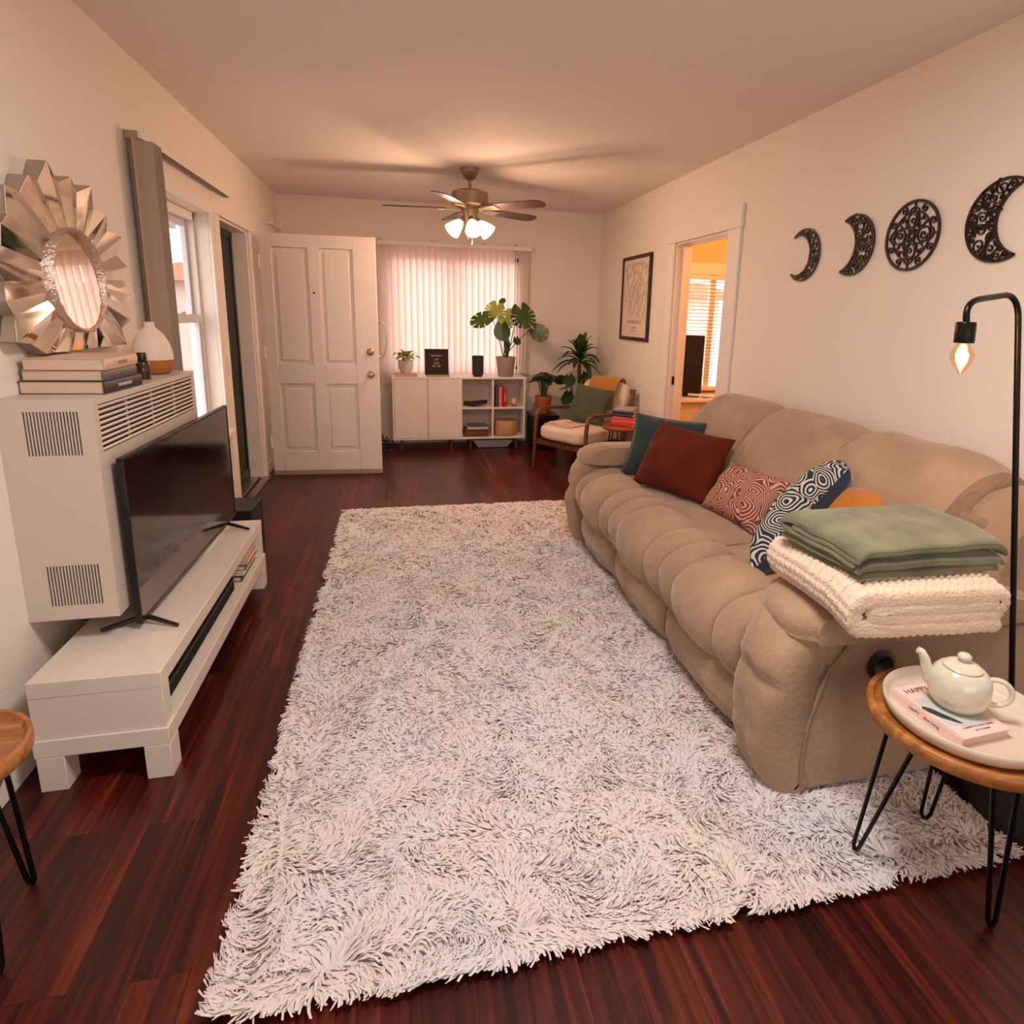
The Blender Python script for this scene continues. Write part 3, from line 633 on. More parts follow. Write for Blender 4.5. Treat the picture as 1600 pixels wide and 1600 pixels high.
hairpin(wt, (-1.06, 1.33, .425), (-1.03, 1.29, .425), (-1.08, 1.27, 0), .006)
# ================================================================== storage cabinet under the back window
cb = thing('storage_cabinet', 'white storage cabinet with two doors and four open cubbies below the back window', 'cabinet', (.6, 6.5, 0))
cx0, cx1, cy0, cy1, cz0, cz1 = -.086, 1.272, 6.325, 6.622, .118, .762
t = .018; xm = .602; xq = .93
obj('top', boxm(cx0 - .004, cx1 + .006, cy0 - .006, cy1, cz1 - t, cz1), CABW, cb, bevel=.0015)
obj('bottom', boxm(cx0, cx1, cy0, cy1, cz0, cz0 + t), CABW, cb, bevel=.0015)
for x in (cx0, xm - t / 2, cx1 - t): obj('side_panel', boxm(x, x + t, cy0, cy1 - .01, cz0 + t, cz1 - t), CABW, cb, bevel=.001)
obj('divider', boxm(xq - t / 2, xq + t / 2, cy0 + .004, cy1 - .01, cz0 + t, cz1 - t), CABW, cb, bevel=.001)
obj('shelf', boxm(xm + t / 2, xq - t / 2, cy0 + .004, cy1 - .01, .432, .450), CABW, cb, bevel=.001)
obj('shelf', boxm(xq + t / 2, cx1 - t, cy0 + .004, cy1 - .01, .432, .450), CABW, cb, bevel=.001)
obj('back_panel', boxm(cx0, cx1, cy1 - .01, cy1 - .004, cz0, cz1 - t), M('cabinet_back', (214, 196, 176), .6), cb)
for x0, x1 in ((cx0 + .004, .262), (.266, xm - .006)): obj('door', boxm(x0 + .016 * (x0 < 0), x1, cy0 - .004, cy0 + .012, cz0 + t + .002, cz1 - t - .002), CABW, cb, bevel=.0015)
for x in (cx0 + .09, .50, .70, cx1 - .09):
    for y in (cy0 + .045, cy1 - .05):
        obj('leg', MB().tube([(x, y, cz0), (x + (.012 if x > .6 else -.012) * (1 if x in (cx0 + .09, cx1 - .09) else 0), y, 0)], [.016, .010], 14), WALNUT, cb)
# cubby contents
dk_ = M('dark_bowl', (34, 26, 24), .45)
bw_ = thing('decorative_leaf_dish', 'dark low leaf-shaped dish in the upper left cubby', 'dish', (.76, 6.45, .45))
rings = []
for i in range(13):
    s = i / 12; x = .635 + .25 * s; wv = .085 * math.sin(PI * min(1, s * 1.02 + .01)) ** .7 + .002; z = .4515 + .025 * abs(s - .35) ** 1.2 * 1.5
    rings.append([Vector((x, 6.43 - wv, z + .026)), Vector((x, 6.43, z)), Vector((x, 6.43 + wv, z + .040)), Vector((x, 6.43, z + .005 + .014 * (1 - abs(2 * s - 1))))])
obj('body', MB().loft(rings), dk_, bw_, angle=60)
B_NAVY = M('book_navy', (44, 40, 54), .5); B_BLUE = M('book_slate_blue', (76, 84, 112), .5); B_PINK = M('book_salmon', (226, 136, 118), .5); B_RED = M('book_red', (186, 34, 34), .5); B_DRED = M('book_dark_red', (140, 22, 24), .5); B_BRN = M('book_brown', (96, 58, 44), .6); B_CREAM = M('book_ivory', (232, 206, 178), .6)
x = .944
g_ = 'books standing in the upper right cubby'
# standing: after transform spine faces local -y (toward the camera)
for (t_, h_, c, lab, tt) in ((.022, .215, B_NAVY, 'black navy book standing leftmost in the upper right cubby', None), (.018, .205, B_BLUE, 'slate blue book second from the left in the upper right cubby', None), (.012, .215, B_DRED, 'thin dark red book between the blue and salmon books', None), (.030, .21, B_PINK, 'salmon pink book in the middle of the upright row in the cubby', None), (.014, .21, B_DRED, 'narrow dark red book right of the salmon book', None), (.036, .20, B_RED, 'thick bright red book at the right end of the upright row', 'NOVELS')):
    book((x + t_ / 2, 6.43, .4505), h_, .15, t_, 0, c, lab, group=g_, standing=True, title=tt, tcol=WHT, tsize=.024); x += t_ + .001
cj = thing('candle_jar', 'small frosted candle jar right of the red book', 'candle', (1.165, 6.40, .4505)); c_ = (1.165, 6.40, .4505)
obj('holder', MB().lathe([(0, 0), (.026, 0), (.028, .01), (.022, .018), (.022, .024), (0, .024)], c_, 24), M('candle_base', (150, 70, 56), .5), cj)
obj('glass', MB().lathe([(0, .024), (.024, .025), (.032, .036), (.032, .080), (.029, .080), (.029, .07), (0, .07)], c_, 24), M('candle_glass', (226, 196, 180), .4), cj)
g_ = 'books lying in the lower left cubby'
for i, (c, t_, w_) in enumerate(((B_BRN, .034, .26), (B_DRED, .020, .25), (B_BRN, .024, .25), (B_CREAM, .020, .215), (GREYC, .010, .20))):
    z = cz0 + t + .0006 * (i + 1) + sum((.034, .020, .024, .020, .010)[:i])
    lab = ('wide brown book at the bottom of the lying stack in the lower left cubby', 'dark red book second from the bottom in the lower left cubby', 'brown book third from the bottom in the lower left cubby', 'ivory book near the top of the lying stack in the lower left cubby', 'thin grey book on top of the lying stack in the lower left cubby')[i]
    book((.765 + .004 * i, 6.45, z), w_, .19, t_, .02 * (i - 2), c, lab, group=g_)
bs = thing('basket', 'tan drum shaped basket in the lower right cubby', 'basket', (1.085, 6.45, cz0 + t)); c_ = (1.085, 6.45, cz0 + t + .0005)
obj('body', MB().lathe([(0, 0), (.115, 0), (.122, .01), (.122, .06), (.116, .16), (.112, .165), (.106, .158), (.110, .06), (0, .05)], c_, 40), M('tan_weave', (206, 154, 112), .85, bump=.8, bscale=160), bs, angle=60)
# items on top
zt = cz1 + .0005
book((.055, 6.42, zt), .225, .15, .014, 0, M('book_blush', (226, 184, 164), .6), 'blush book under the small white plant pot, lower of two', group='books under the small white pot')
book((.058, 6.42, zt + .0148), .215, .145, .018, .03, M('book_rose', (212, 170, 150), .6), 'rose book directly under the small white plant pot', group='books under the small white pot', title='Bloom', tcol=INK, tsize=.011)
book((.375, 6.44, zt), .235, .16, .016, 0, M('book_tan', (196, 150, 128), .6), 'tan book beneath the black letter board', group='books under the letter board')
lb = thing('letter_board', 'black letter board with four short lines of white letters leaning by the blinds', 'sign', (.366, 6.42, zt + .017))
lm = Matrix.Translation((.363, 6.43, zt + .0168)) @ Matrix.Rotation(math.radians(-6), 4, 'X')
FB = M('letter_frame', (46, 28, 22), .5); FELT = M('black_felt', (58, 44, 38), .95, bump=.5, bscale=200, stretch=(1, 1, 8))
obj('board', MB().box(-.112, .112, -.004, .004, .004, .256, lm), FELT, lb, smooth=False)
obj('frame', MB().box(-.12, .12, -.009, .009, 0, .008, lm).box(-.12, .12, -.009, .009, .252, .26, lm).box(-.12, -.112, -.009, .009, .008, .252, lm).box(.112, .12, -.009, .009, .008, .252, lm), FB, lb, bevel=.001)
for s_, z, sz in (('Sunshine is', .185, .026), ('this', .147, .024), ('happy', .112, .024), ('MY. ME', .078, .026)):
    text('lettering', s_, sz, WHT, lm @ basis(Vector((0, -.0046, z)), Vector((1, 0, 0)), Vector((0, 0, 1)), Vector((0, -1, 0))), lb)
spk = thing('smart_speaker', 'charcoal cylinder speaker on the white cabinet left of the monstera', 'speaker', (.783, 6.42, zt)); c_ = (.783, 6.42, zt)
obj('fabric_body', MB().lathe([(0, .006), (.045, .006), (.055, .02), (.058, .05), (.060, .20), (.057, .212), (0, .212)], c_, 36), M('speaker_cloth', (52, 52, 56), .9, bump=.8, bscale=260), spk, angle=50)
obj('base', MB().lathe([(0, 0), (.045, 0), (.046, .006), (0, .006)], c_, 36), BLKP, spk)
obj('top_ring', MB().lathe([(0, .212), (.050, .212), (.048, .216), (0, .216)], c_, 36), BLKP, spk)
# wire rack between door and cabinet
wr = MB()
for k, (y, ph) in enumerate(((6.30, 0), (6.45, 0))):
    for j in range(4):
        pts = [Vector((-.26 + .05 * j + .09 * s, y, .02 + (.20 - .04 * j) * (1 - s) ** 1.5 + .0)) for s in [i / 10 for i in range(11)]]
        wr.tube(pts, .006, 8)
for z in (.012, .05, .09): wr.tube([(-.27, 6.30, z), (-.125, 6.30, z), (-.125, 6.45, z), (-.27, 6.45, z)], .006, 8, closed=True)
solo('wire_rack', wr, BLACK, 'black curved wire rack on the floor between the open door and the cabinet', 'rack')
# pale bin under the cubbies
pb = MB(); a0 = [( .73, 6.38, .09), (1.16, 6.38, .09), (1.16, 6.62, .09), (.73, 6.62, .09)]; a1 = [(.79, 6.42, .004), (1.10, 6.42, .004), (1.10, 6.58, .004), (.79, 6.58, .004)]
pb.loft([[Vector(p) for p in a1], [Vector(p) for p in a0]])
solo('storage_bin', pb, M('bin_grey_white', (190, 182, 176), .5), 'pale shallow bin on the floor under the open cubbies', 'bin', bevel=.005)

# ================================================================== plants
LG = leaf_mat('monstera_leaf', (30, 48, 20), (52, 74, 30)); LG2 = leaf_mat('monstera_leaf_light', (84, 108, 34), (138, 156, 54)); LD = leaf_mat('dark_leaf', (26, 44, 22), (48, 74, 34)); LP = leaf_mat('pothos_leaf', (92, 124, 52), (168, 184, 96)); STEM = M('stem_green', (70, 84, 40), .5); STEMB = M('stem_brown', (74, 54, 38), .8, var=.3, vscale=40)
SOIL = M('potting_soil', (40, 28, 20), .95, bump=1, bscale=80)
def monstera_leaf(base, tip, side, w_, notches=5, depth=.55, droop=.12, fold=.10, seed=0):
    """base = petiole joint, tip = leaf tip, side = approx side direction"""
    base = Vector(base); tip = Vector(tip); L_ = (tip - base).length; y = (tip - base).normalized(); s = Vector(side); x = (s - y * s.dot(y)).normalized(); z = x.cross(y)
    out = []
    N_ = 300
    for i in range(N_):
        a = -PI + 2 * PI * i / N_          # 0 = tip direction
        # heart outline around centre at .42 of the length
        r = .5 * (1 + .10 * math.cos(a)) * (1 - .0 * abs(a))
        hx = math.sin(a) * w_ * .5 * (1 + .12 * math.cos(a * .5)); hy = math.cos(a) * L_ * .52
        if abs(a) > 2.2: hy -= L_ * .10 * math.sin((abs(a) - 2.2) / (PI - 2.2) * PI) * 1.0
        if abs(a) > 2.85: hy += L_ * .22 * ((abs(a) - 2.85) / (PI - 2.85))
        k = 1.0
        if notches:
            aa = abs(a)
            for j in range(notches):
                c = .42 + j * (2.0 / notches); wd_ = .05
                d = abs(aa - c)
                if d < wd_: k = min(k, 1 - depth * (1 - (d / wd_) ** 2) ** .5)
        out.append((hx * k, hy * k))
    cy = L_ * .46
    rings = []
    vs = []; fs = []
    def P(u, v):
        zz = -droop * L_ * ((v + cy) / L_) ** 2 + fold * abs(u) * 1.0 - .25 * fold * abs(u) ** 2 / max(w_, .01)
        return base + x * u + y * (v + cy) + z * zz
    fr_ = (0.12, .45, .75, 1.0)
    for f in fr_:
        for (u, v) in out: vs.append(P(u * f, v * f))
    vs.append(P(0, 0)); c0 = len(vs) - 1
    for k in range(len(fr_) - 1):
        for i in range(N_): fs.append((k * N_ + i, k * N_ + (i + 1) % N_, (k + 1) * N_ + (i + 1) % N_, (k + 1) * N_ + i))
    for i in range(N_): fs.append((c0, (i + 1) % N_, i))
    return MB().add(vs, fs)
def pt(u, v, y):
    """point on the plane y=const seen at photo position (u,v): used only to read off where plants stand"""
    R = cam.matrix_world.to_3x3(); d = R @ Vector(((u - CX) / FPX, -(v - CY) / FPX, -1)); k = y / d.y
    return Vector((0, 0, 1.4052)) + d * k
def pot(parent, c, r0, r1, h, mat, rim=.006, soil=True):
    obj('pot', MB().lathe([(0, 0), (r0 * .94, 0), (r0, .004), (r1, h - rim * 2), (r1 + .002, h - .002), (r1, h), (r1 - rim, h), (r1 - rim - .003, h - .03), (0, h - .03)], c, 40), mat, parent, angle=50)
    if soil: obj('soil', MB().lathe([(0, h - .03), (r1 - rim - .004, h - .03), (r1 - rim - .006, h - .018), (0, h - .012)], c, 24), SOIL, parent)
def leaf_obj(parent, mb, mat): return obj('leaf', mb, mat, parent, angle=80)
def stem(parent, a, b, r=.004, sag=.0, mat=None):
    a = Vector(a); b = Vector(b); pts = [a.lerp(b, s) + Vector((0, 0, sag * math.sin(PI * s))) for s in [i / 8 for i in range(9)]]
    return obj('stem', MB().tube(pts, [r * (1.25 - .5 * i / 8) for i in range(9)], 8), mat or STEM, parent)
# big monstera
mp_ = thing('potted_monstera', 'large monstera with split leaves in a grey taupe pot on the white cabinet', 'plant', (1.078, 6.44, zt)); c_ = (1.078, 6.44, zt)
pot(mp_, c_, .078, .102, .205, M('taupe_pot', (166, 144, 130), .75, bump=.25, bscale=120))
rt = Vector((1.075, 6.44, zt + .19))
# (base u,v,y) (tip u,v,y) width, material, notches
ML = [((812, 478, 6.36), (824, 515, 6.28), .24, LG, 5, (1, .1, .1)),      # big right dark
      ((832, 512, 6.38), (856, 530, 6.30), .17, LG, 2, (.5, 0, .9)),        # right lower
      ((778, 474, 6.46), (770, 498, 6.40), .20, LG2, 5, (1, 0, .15)),      # top left light
      ((768, 494, 6.44), (735, 506, 6.36), .15, LG, 3, (.2, 0, 1)),        # far left
      ((788, 494, 6.42), (792, 516, 6.36), .17, LG2, 4, (1, 0, .1)),       # centre light
      ((784, 505, 6.36), (785, 534, 6.32), .16, LD, 0, (1, 0, 0)),         # heart plain
      ((783, 475, 6.5), (787, 466, 6.44), .07, LD, 0, (1, .2, 0)),
      ((806, 527, 6.42), (810, 540, 6.36), .075, LD, 0, (1, 0, 0)),
      ((793, 530, 6.42), (793, 552, 6.36), .05, LD, 0, (1, 0, 0)),
      ((802, 488, 6.5), (790, 492, 6.42), .10, LG2, 2, (0, .2, 1))]
for i, (b_, t_, w_, mt, nn, sd_) in enumerate(ML):
    B_ = pt(*b_); T_ = pt(*t_)
    stem(mp_, rt + Vector((random.Random(i).uniform(-.03, .03), random.Random(i + 9).uniform(-.02, .02), 0)), B_, .0045, .02)
    leaf_obj(mp_, monstera_leaf(B_, T_, sd_, w_, nn, .46, .08, .08), mt)
# small pothos in white pot
pp = thing('potted_pothos', 'small leafy yellow-green plant in a round white pot on two blush books', 'plant', (.053, 6.42, zt + .0335)); c_ = (.053, 6.42, zt + .0335)
obj('pot', MB().lathe([(0, 0), (.042, 0), (.048, .006), (.070, .045), (.077, .085), (.076, .128), (.070, .13), (.067, .11), (0, .105)], c_, 36), M('white_glazed_pot', (240, 226, 210), .35), pp, angle=60)
def oval_leaf(base, dirv, L_, w_, droop=.3, fold=.15):
    base = Vector(base); y = Vector(dirv).normalized(); x = y.cross(Vector((0, 0, 1))).normalized(); z = x.cross(y); n = 9; vs = []; fs = []
    for i in range(n):
        s = i / (n - 1); ww = w_ * .5 * (math.sin(PI * min(1, s ** .8 * .98 + .02))) ** .8
        c = base + y * (L_ * s) - Vector((0, 0, 1)) * droop * L_ * s * s
        for u in (-1, -.5, 0, .5, 1): vs.append(c + x * ww * u + z * abs(u) * ww * fold)
    for i in range(n - 1):
        for j in range(4): a = i * 5 + j; fs.append((a, a + 1, a + 6, a + 5))
    return MB().add(vs, fs)
rg = random.Random(4)
for i in range(26):
    a = i * 2.4; el = .15 + 1.05 * (i / 26); B0 = Vector((.053, 6.42, zt + .14)); d = Vector((math.cos(a) * math.cos(el), math.sin(a) * math.cos(el), math.sin(el)))
    q = B0 + d * rg.uniform(.03, .08) + Vector((0, 0, .03)); stem(pp, B0 + Vector((d.x * .01, d.y * .01, 0)), q, .0018)
    leaf_obj(pp, oval_leaf(q, Vector((d.x, d.y, d.z * .9 + .15)), rg.uniform(.09, .12), rg.uniform(.065, .085), .60), LP if i % 3 else LG2)
# plant in orange pot on black stand
st_ = thing('plant_stand', 'low black plant stand right of the white cabinet', 'plant stand', (1.47, 6.36, 0))
obj('seat', MB().box(1.325, 1.62, 6.20, 6.54, .35, .378), BLKP, st_, bevel=.004)
obj('box', MB().box(1.335, 1.61, 6.21, 6.53, .02, .349), BLKP, st_, bevel=.004)
op = thing('potted_philodendron', 'bushy dark green plant in an orange clay pot on the black stand', 'plant', (1.475, 6.36, .3785)); c_ = (1.475, 6.36, .3785)
pot(op, c_, .07, .088, .185, M('orange_clay', (176, 92, 44), .6, bump=.2), rim=.008)
obj('saucer', MB().lathe([(0, .0002), (.085, .0002), (.095, .014), (.09, .014), (.08, .006), (0, .006)], c_, 32), M('orange_clay_dark', (140, 70, 36), .6), op)
rg = random.Random(11)
for i in range(22):
    a = i * 2.399; el = .25 + 1.0 * (i / 22) ; d = Vector((math.cos(a) * math.cos(el), math.sin(a) * math.cos(el) * .8, math.sin(el)))
    B0 = Vector((1.475, 6.36, .55)) + Vector((d.x * .02, d.y * .02, 0)); q = Vector((1.475, 6.36, .72)) + Vector((d.x * .085, d.y * .07, d.z * .10)) ; stem(op, B0, q, .003, mat=STEM)
    tp = q + Vector((d.x, d.y, 0)).normalized() * rg.uniform(.08, .12) + Vector((0, 0, -.095 + .05 * d.z))
    leaf_obj(op, monstera_leaf(q, tp, Vector((-d.y, d.x, 0)), rg.uniform(.085, .11), 3, .4, .15, .1), LD if i % 2 else LG)
# dracaena
dr = thing('potted_dracaena', 'tall dracaena with arching dark leaves in the back right corner behind the armchair', 'plant', (1.90, 6.42, 0)); c_ = (1.90, 6.42, 0)
pot(dr, c_, .12, .145, .30, M('corner_pot_dark', (58, 46, 40), .6), rim=.01)
canes = [((1.90, 6.42, .27), (1.875, 6.42, .90), .020), ((1.92, 6.43, .27), (1.935, 6.42, .82), .016)]
for a, b_, r in canes: obj('cane', MB().tube([Vector(a).lerp(Vector(b_), s / 6) for s in range(7)], r, 12), STEMB, dr)
def strap(base, az, L_, w_, lift, droop):
    n = 14; base = Vector(base); h = Vector((math.cos(az), math.sin(az), 0)); x = Vector((-h.y, h.x, 0)); vs = []; fs = []
    for i in range(n):
        s = i / (n - 1); ww = w_ * .5 * (math.sin(PI * (s * .93 + .06))) ** .75
        c = base + h * (L_ * s * math.cos(lift) * (1 + 0.0 * s)) + Vector((0, 0, L_ * (math.sin(lift) * s - droop * s * s)))
        for u in (-1, 0, 1): vs.append(c + x * ww * u + Vector((0, 0, abs(u) * ww * .35)))
    for i in range(n - 1):
        for j in range(2): a = i * 3 + j; fs.append((a, a + 1, a + 4, a + 3))
    return MB().add(vs, fs)
rg = random.Random(3)
for i in range(30):
    az = i * 2.399; f = i / 30; lift = .25 + 1.15 * f; L_ = .36 - .02 * f + rg.uniform(-.03, .03)
    if math.cos(az) > .55 and f < .6: L_ *= .72
    if math.sin(az) > .6: L_ *= .85
    leaf_obj(dr, strap((1.885, 6.42, .90 + .10 * f), az, L_, .078, lift, .75 - .45 * f), LG if i % 3 else LD)
rg = random.Random(8)
for i, (u, v, y, tu, tv_, ty) in enumerate(((889, 586, 6.3, 892, 604, 6.22), (893, 600, 6.3, 872, 612, 6.2), (888, 612, 6.3, 884, 634, 6.2), (905, 590, 6.3, 925, 585, 6.25), (882, 596, 6.34, 868, 590, 6.3))):
    B_ = pt(u, v, y); T_ = pt(tu, tv_, ty); stem(dr, (1.86, 6.38, .30), B_, .004); leaf_obj(dr, monstera_leaf(B_, T_, (1, -.2, .4), .12, 0, 0, .1, .12), LD)
# ================================================================== framed poster
pf = thing('framed_poster', 'dark framed pale map poster on the right wall by the corner', 'picture', (XR, 5.62, 1.20))
py0, py1, pz0, pz1 = 5.262, 5.975, 1.190, 1.965; fx = XR - .026
DW = M('dark_wood_frame', (54, 26, 20), .45)
obj('frame', MB().box(fx, XR - .002, py0, py0 + .032, pz0, pz1).box(fx, XR - .002, py1 - .032, py1, pz0, pz1).box(fx, XR - .002, py0 + .032, py1 - .032, pz0, pz0 + .032).box(fx, XR - .002, py0 + .032, py1 - .032, pz1 - .032, pz1), DW, pf, bevel=.002)
obj('print', boxm(fx + .012, fx + .016, py0 + .03, py1 - .03, pz0 + .03, pz1 - .03), M('poster_paper', (234, 210, 192), .5), pf, smooth=False)
mpn = MB(); rg = random.Random(5); fnp = lambda a, b, t: Vector((fx + .012 - .0006 - t * 0, a, b))
MG = M('map_ink', (196, 176, 160), .6)
fn2 = lambda a, b, t: Vector((fx + .0118 - t, a, b))
cy_, cz_ = (py0 + py1) / 2, 1.66
for i in range(70):
    y = cy_ + rg.uniform(-.26, .26); z = cz_ + rg.uniform(-.26, .22); ang = 1.9 + rg.gauss(0, .45); pts = []
    for k in range(9):
        pts.append((y, z)); ang += rg.gauss(0, .25); y += .022 * math.cos(ang) * 1.2; z += .03 * math.sin(ang); 
        y = min(max(y, py0 + .075), py1 - .075); z = min(max(z, 1.40), pz1 - .08)
    mpn.strip(pts, rg.choice((.002, .004, .010, .022)), .0001, lambda a, b, t, i=i: Vector((fx + .0118 - t - i * .000012, a, b)))
b0 = (py0 + .06, py1 - .06, pz0 + .06, pz1 - .06)
mpn.strip([(b0[0], b0[2]), (b0[1], b0[2]), (b0[1], b0[3]), (b0[0], b0[3])], .003, .0003, fn2, closed=True)
obj('map_print', mpn, MG, pf, smooth=False)
for s_, z, sz in (('SAN FRANCISCO', 1.345, .048), ('CALIFORNIA', 1.300, .022), ('37.77 N  122.41 W', 1.272, .018)):
    text('lettering', s_, sz, INK, basis(Vector((fx + .0115, cy_, z)), Vector((0, -1, 0)), Vector((0, 0, 1)), Vector((-1, 0, 0))), pf, .0002)
# ================================================================== moon phases
IRON = M('dark_bronze_iron', (40, 18, 16), .5, metal=.3)
mx_ = XR - .012
def spiral(cy, cz, r, a0, turns=1.6, sgn=1, n=26):
    return [(cy + r * (1 - .9 * i / n) * math.cos(a0 + sgn * 2 * PI * turns * i / n), cz + r * (1 - .9 * i / n) * math.sin(a0 + sgn * 2 * PI * turns * i / n)) for i in range(n + 1)]
def moon(label, cy, cz, R, off, r2, dirn, seed, full=False):
    """dirn=+1: horns point to +y. off,r2 describe the cut circle"""
    t = thing('moon_wall_art', label, 'wall art', (XR, cy, cz - R), 'lacy metal moon phases on the right wall')
    fn = lambda a, b, h: Vector((mx_ + h, a, b)); HT = .008; m = MB(); rg = random.Random(seed)
    if full:
        out = [(cy + R * math.cos(a), cz + R * math.sin(a)) for a in [2 * PI * i / 72 for i in range(72)]]; m.strip(out, .011, HT, fn, closed=True)
        obj('rim', m, IRON, t); m = MB()
        for rr, wd_ in ((.70, .005),): m.strip([(cy + R * rr * math.cos(a), cz + R * rr * math.sin(a)) for a in [2 * PI * i / 48 for i in range(48)]], wd_, HT, fn, closed=True)
        for q in range(4):
            a = q * PI / 2 + PI / 2; c = (cy + R * .46 * math.cos(a), cz + R * .46 * math.sin(a))
            m.strip([(c[0] + R * .22 * math.cos(b), c[1] + R * .22 * math.sin(b)) for b in [2 * PI * i / 24 for i in range(24)]], .005, HT, fn, closed=True)
            m.strip(spiral(c[0], c[1], R * .15, a, 1.2), .004, HT, fn)
            a += PI / 4; c = (cy + R * .50 * math.cos(a), cz + R * .50 * math.sin(a))
            m.strip([(c[0] + R * (.2 if i % 2 else .09) * math.cos(b), c[1] + R * (.2 if i % 2 else .09) * math.sin(b)) for i, b in enumerate([a + 2 * PI * i / 10 for i in range(10)])], .004, HT, fn, closed=True)
            for sg in (-1, 1):
                b = a + sg * .30; m.strip(spiral(cy + R * .84 * math.cos(b), cz + R * .84 * math.sin(b), R * .13, b, 1.4, sg), .004, HT, fn)
            b = a - PI / 4; m.strip([(cy + R * (.7 + .13 * math.sin(PI * i / 8)) * math.cos(b - .3 + .6 * i / 8), cz + R * (.7 + .13 * math.sin(PI * i / 8)) * math.sin(b - .3 + .6 * i / 8)) for i in range(9)], .004, HT, fn)
            m.strip([(cy + R * .70 * math.cos(b), cz + R * .70 * math.sin(b)), (cy + R * .97 * math.cos(b), cz + R * .97 * math.sin(b))], .006, HT, fn)
        for rr in (.10, .17): m.strip([(cy + R * rr * (1 + .25 * math.cos(6 * a)) * math.cos(a), cz + R * rr * (1 + .25 * math.cos(6 * a)) * math.sin(a)) for a in [2 * PI * i / 36 for i in range(36)]], .005, HT, fn, closed=True)
        for q in range(8): a = q * PI / 4 + .2; m.strip([(cy + R * .17 * math.cos(a), cz + R * .17 * math.sin(a)), (cy + R * .7 * math.cos(a), cz + R * .7 * math.sin(a))], .004, HT, fn)
        obj('filigree', m, IRON, t); return
    # crescent outline: intersections of the two circles
    d = off; a_ = (R * R - r2 * r2 + d * d) / (2 * d); h_ = math.sqrt(max(1e-6, R * R - a_ * a_)); th1 = math.atan2(h_, a_); th2 = math.atan2(h_, a_ - d)
    outer = [(cy + dirn * R * math.cos(a), cz + R * math.sin(a)) for a in [th1 + (2 * PI - 2 * th1) * i / 60 for i in range(61)]]
    inner = [(cy + dirn * (d + r2 * math.cos(a)), cz + r2 * math.sin(a)) for a in [th2 + (2 * PI - 2 * th2) * i / 40 for i in range(41)]]
    m.strip(outer + inner[::-1], .0085, HT, fn, closed=True); obj('rim', m, IRON, t); m = MB()
    inside = lambda y, z: min(R - math.hypot(y - cy, z - cz), math.hypot(y - cy - dirn * d, z - cz) - r2)
    placed = []
    for tr in range(4000):
        y = cy + rg.uniform(-R, R); z = cz + rg.uniform(-R, R); c = inside(y, z)
        if c < .007: continue
        r = min(c - .001, .030)
        for (py_, pz_, pr_) in placed: r = min(r, math.hypot(y - py_, z - pz_) - pr_ - .0005)
        if r < (.016 if tr < 900 else .010 if tr < 2200 else .0055): continue
        placed.append((y, z, r)); a0 = rg.uniform(0, 6.28); sg = rg.choice((-1, 1))
        m.strip(spiral(y, z, r + .002, a0, 1.5 if r > .01 else 1.1, sg, 22), .0036, HT, fn)
        if r > .014: m.strip([(y + (r + .002) * math.cos(a0), z + (r + .002) * math.sin(a0)), (y + (r + .012) * math.cos(a0 - sg * .5), z + (r + .012) * math.sin(a0 - sg * .5))], .004, HT, fn)
    # ribs crossing the crescent
    for k in range(7):
        a = PI + (k - 3) * .42; y0_, z0_ = cy + dirn * R * math.cos(a), cz + R * math.sin(a)
        pts = []
        for s in range(9):
            q = s / 8; rr = R * (1 - q * .9); yy_, zz_ = cy + dirn * rr * math.cos(a + .5 * q * (1 if k % 2 else -1)), cz + rr * math.sin(a + .5 * q * (1 if k % 2 else -1))
            if inside(yy_, zz_) < -.002: break
            pts.append((yy_, zz_))
        if len(pts) > 1: m.strip(pts, .0045, HT, fn)
    obj('filigree', m, IRON, t)
moon('thin dark metal crescent, the moon nearest the doorway', 3.128, 1.761, .135, .048, .108, 1, 1)
moon('thick dark metal crescent, second moon from the doorway', 2.742, 1.775, .140, .105, .125, 1, 2)
moon('full round lacy metal moon between the two thick crescents', 2.380, 1.780, .142, 0, 0, 1, 3, full=True)
moon('thick dark metal crescent cut by the right edge of the photo', 1.962, 1.788, .146, .110, .132, -1, 4)
# ================================================================== ceiling fan
fc = Vector((.557, 5.10, 0))
FANM = M('fan_nickel', (156, 132, 116), .35, metal=.7)
fan = thing('ceiling_fan', 'five blade ceiling fan with three lit glass shades', 'ceiling fan', (fc.x, fc.y, H))
L = lambda prof, n=36: MB().lathe(prof, (fc.x, fc.y, 0), n)
obj('canopy', L([(0, 2.405), (.022, 2.405), (.045, 2.42), (.066, 2.455), (.074, 2.475), (.074, H - .001), (0, H - .001)]), FANM, fan, angle=50)
obj('downrod', MB().tube([(fc.x, fc.y, 2.34), (fc.x, fc.y, 2.41)], .012, 16), FANM, fan)
obj('motor_housing', L([(0, 2.335), (.025, 2.335), (.10, 2.33), (.138, 2.315), (.142, 2.30), (.142, 2.225), (.132, 2.215), (.09, 2.205), (.09, 2.19), (0, 2.19)], 48), FANM, fan, angle=40)
obj('switch_housing', L([(0, 2.105), (.045, 2.105), (.055, 2.12), (.055, 2.155), (.07, 2.17), (.07, 2.19), (0, 2.19)]), FANM, fan, angle=50)
BLW = wood('fan_blade_wood', (56, 32, 26), (72, 42, 34), (88, 54, 42), .35, (3, 3, 3))
bm_ = None
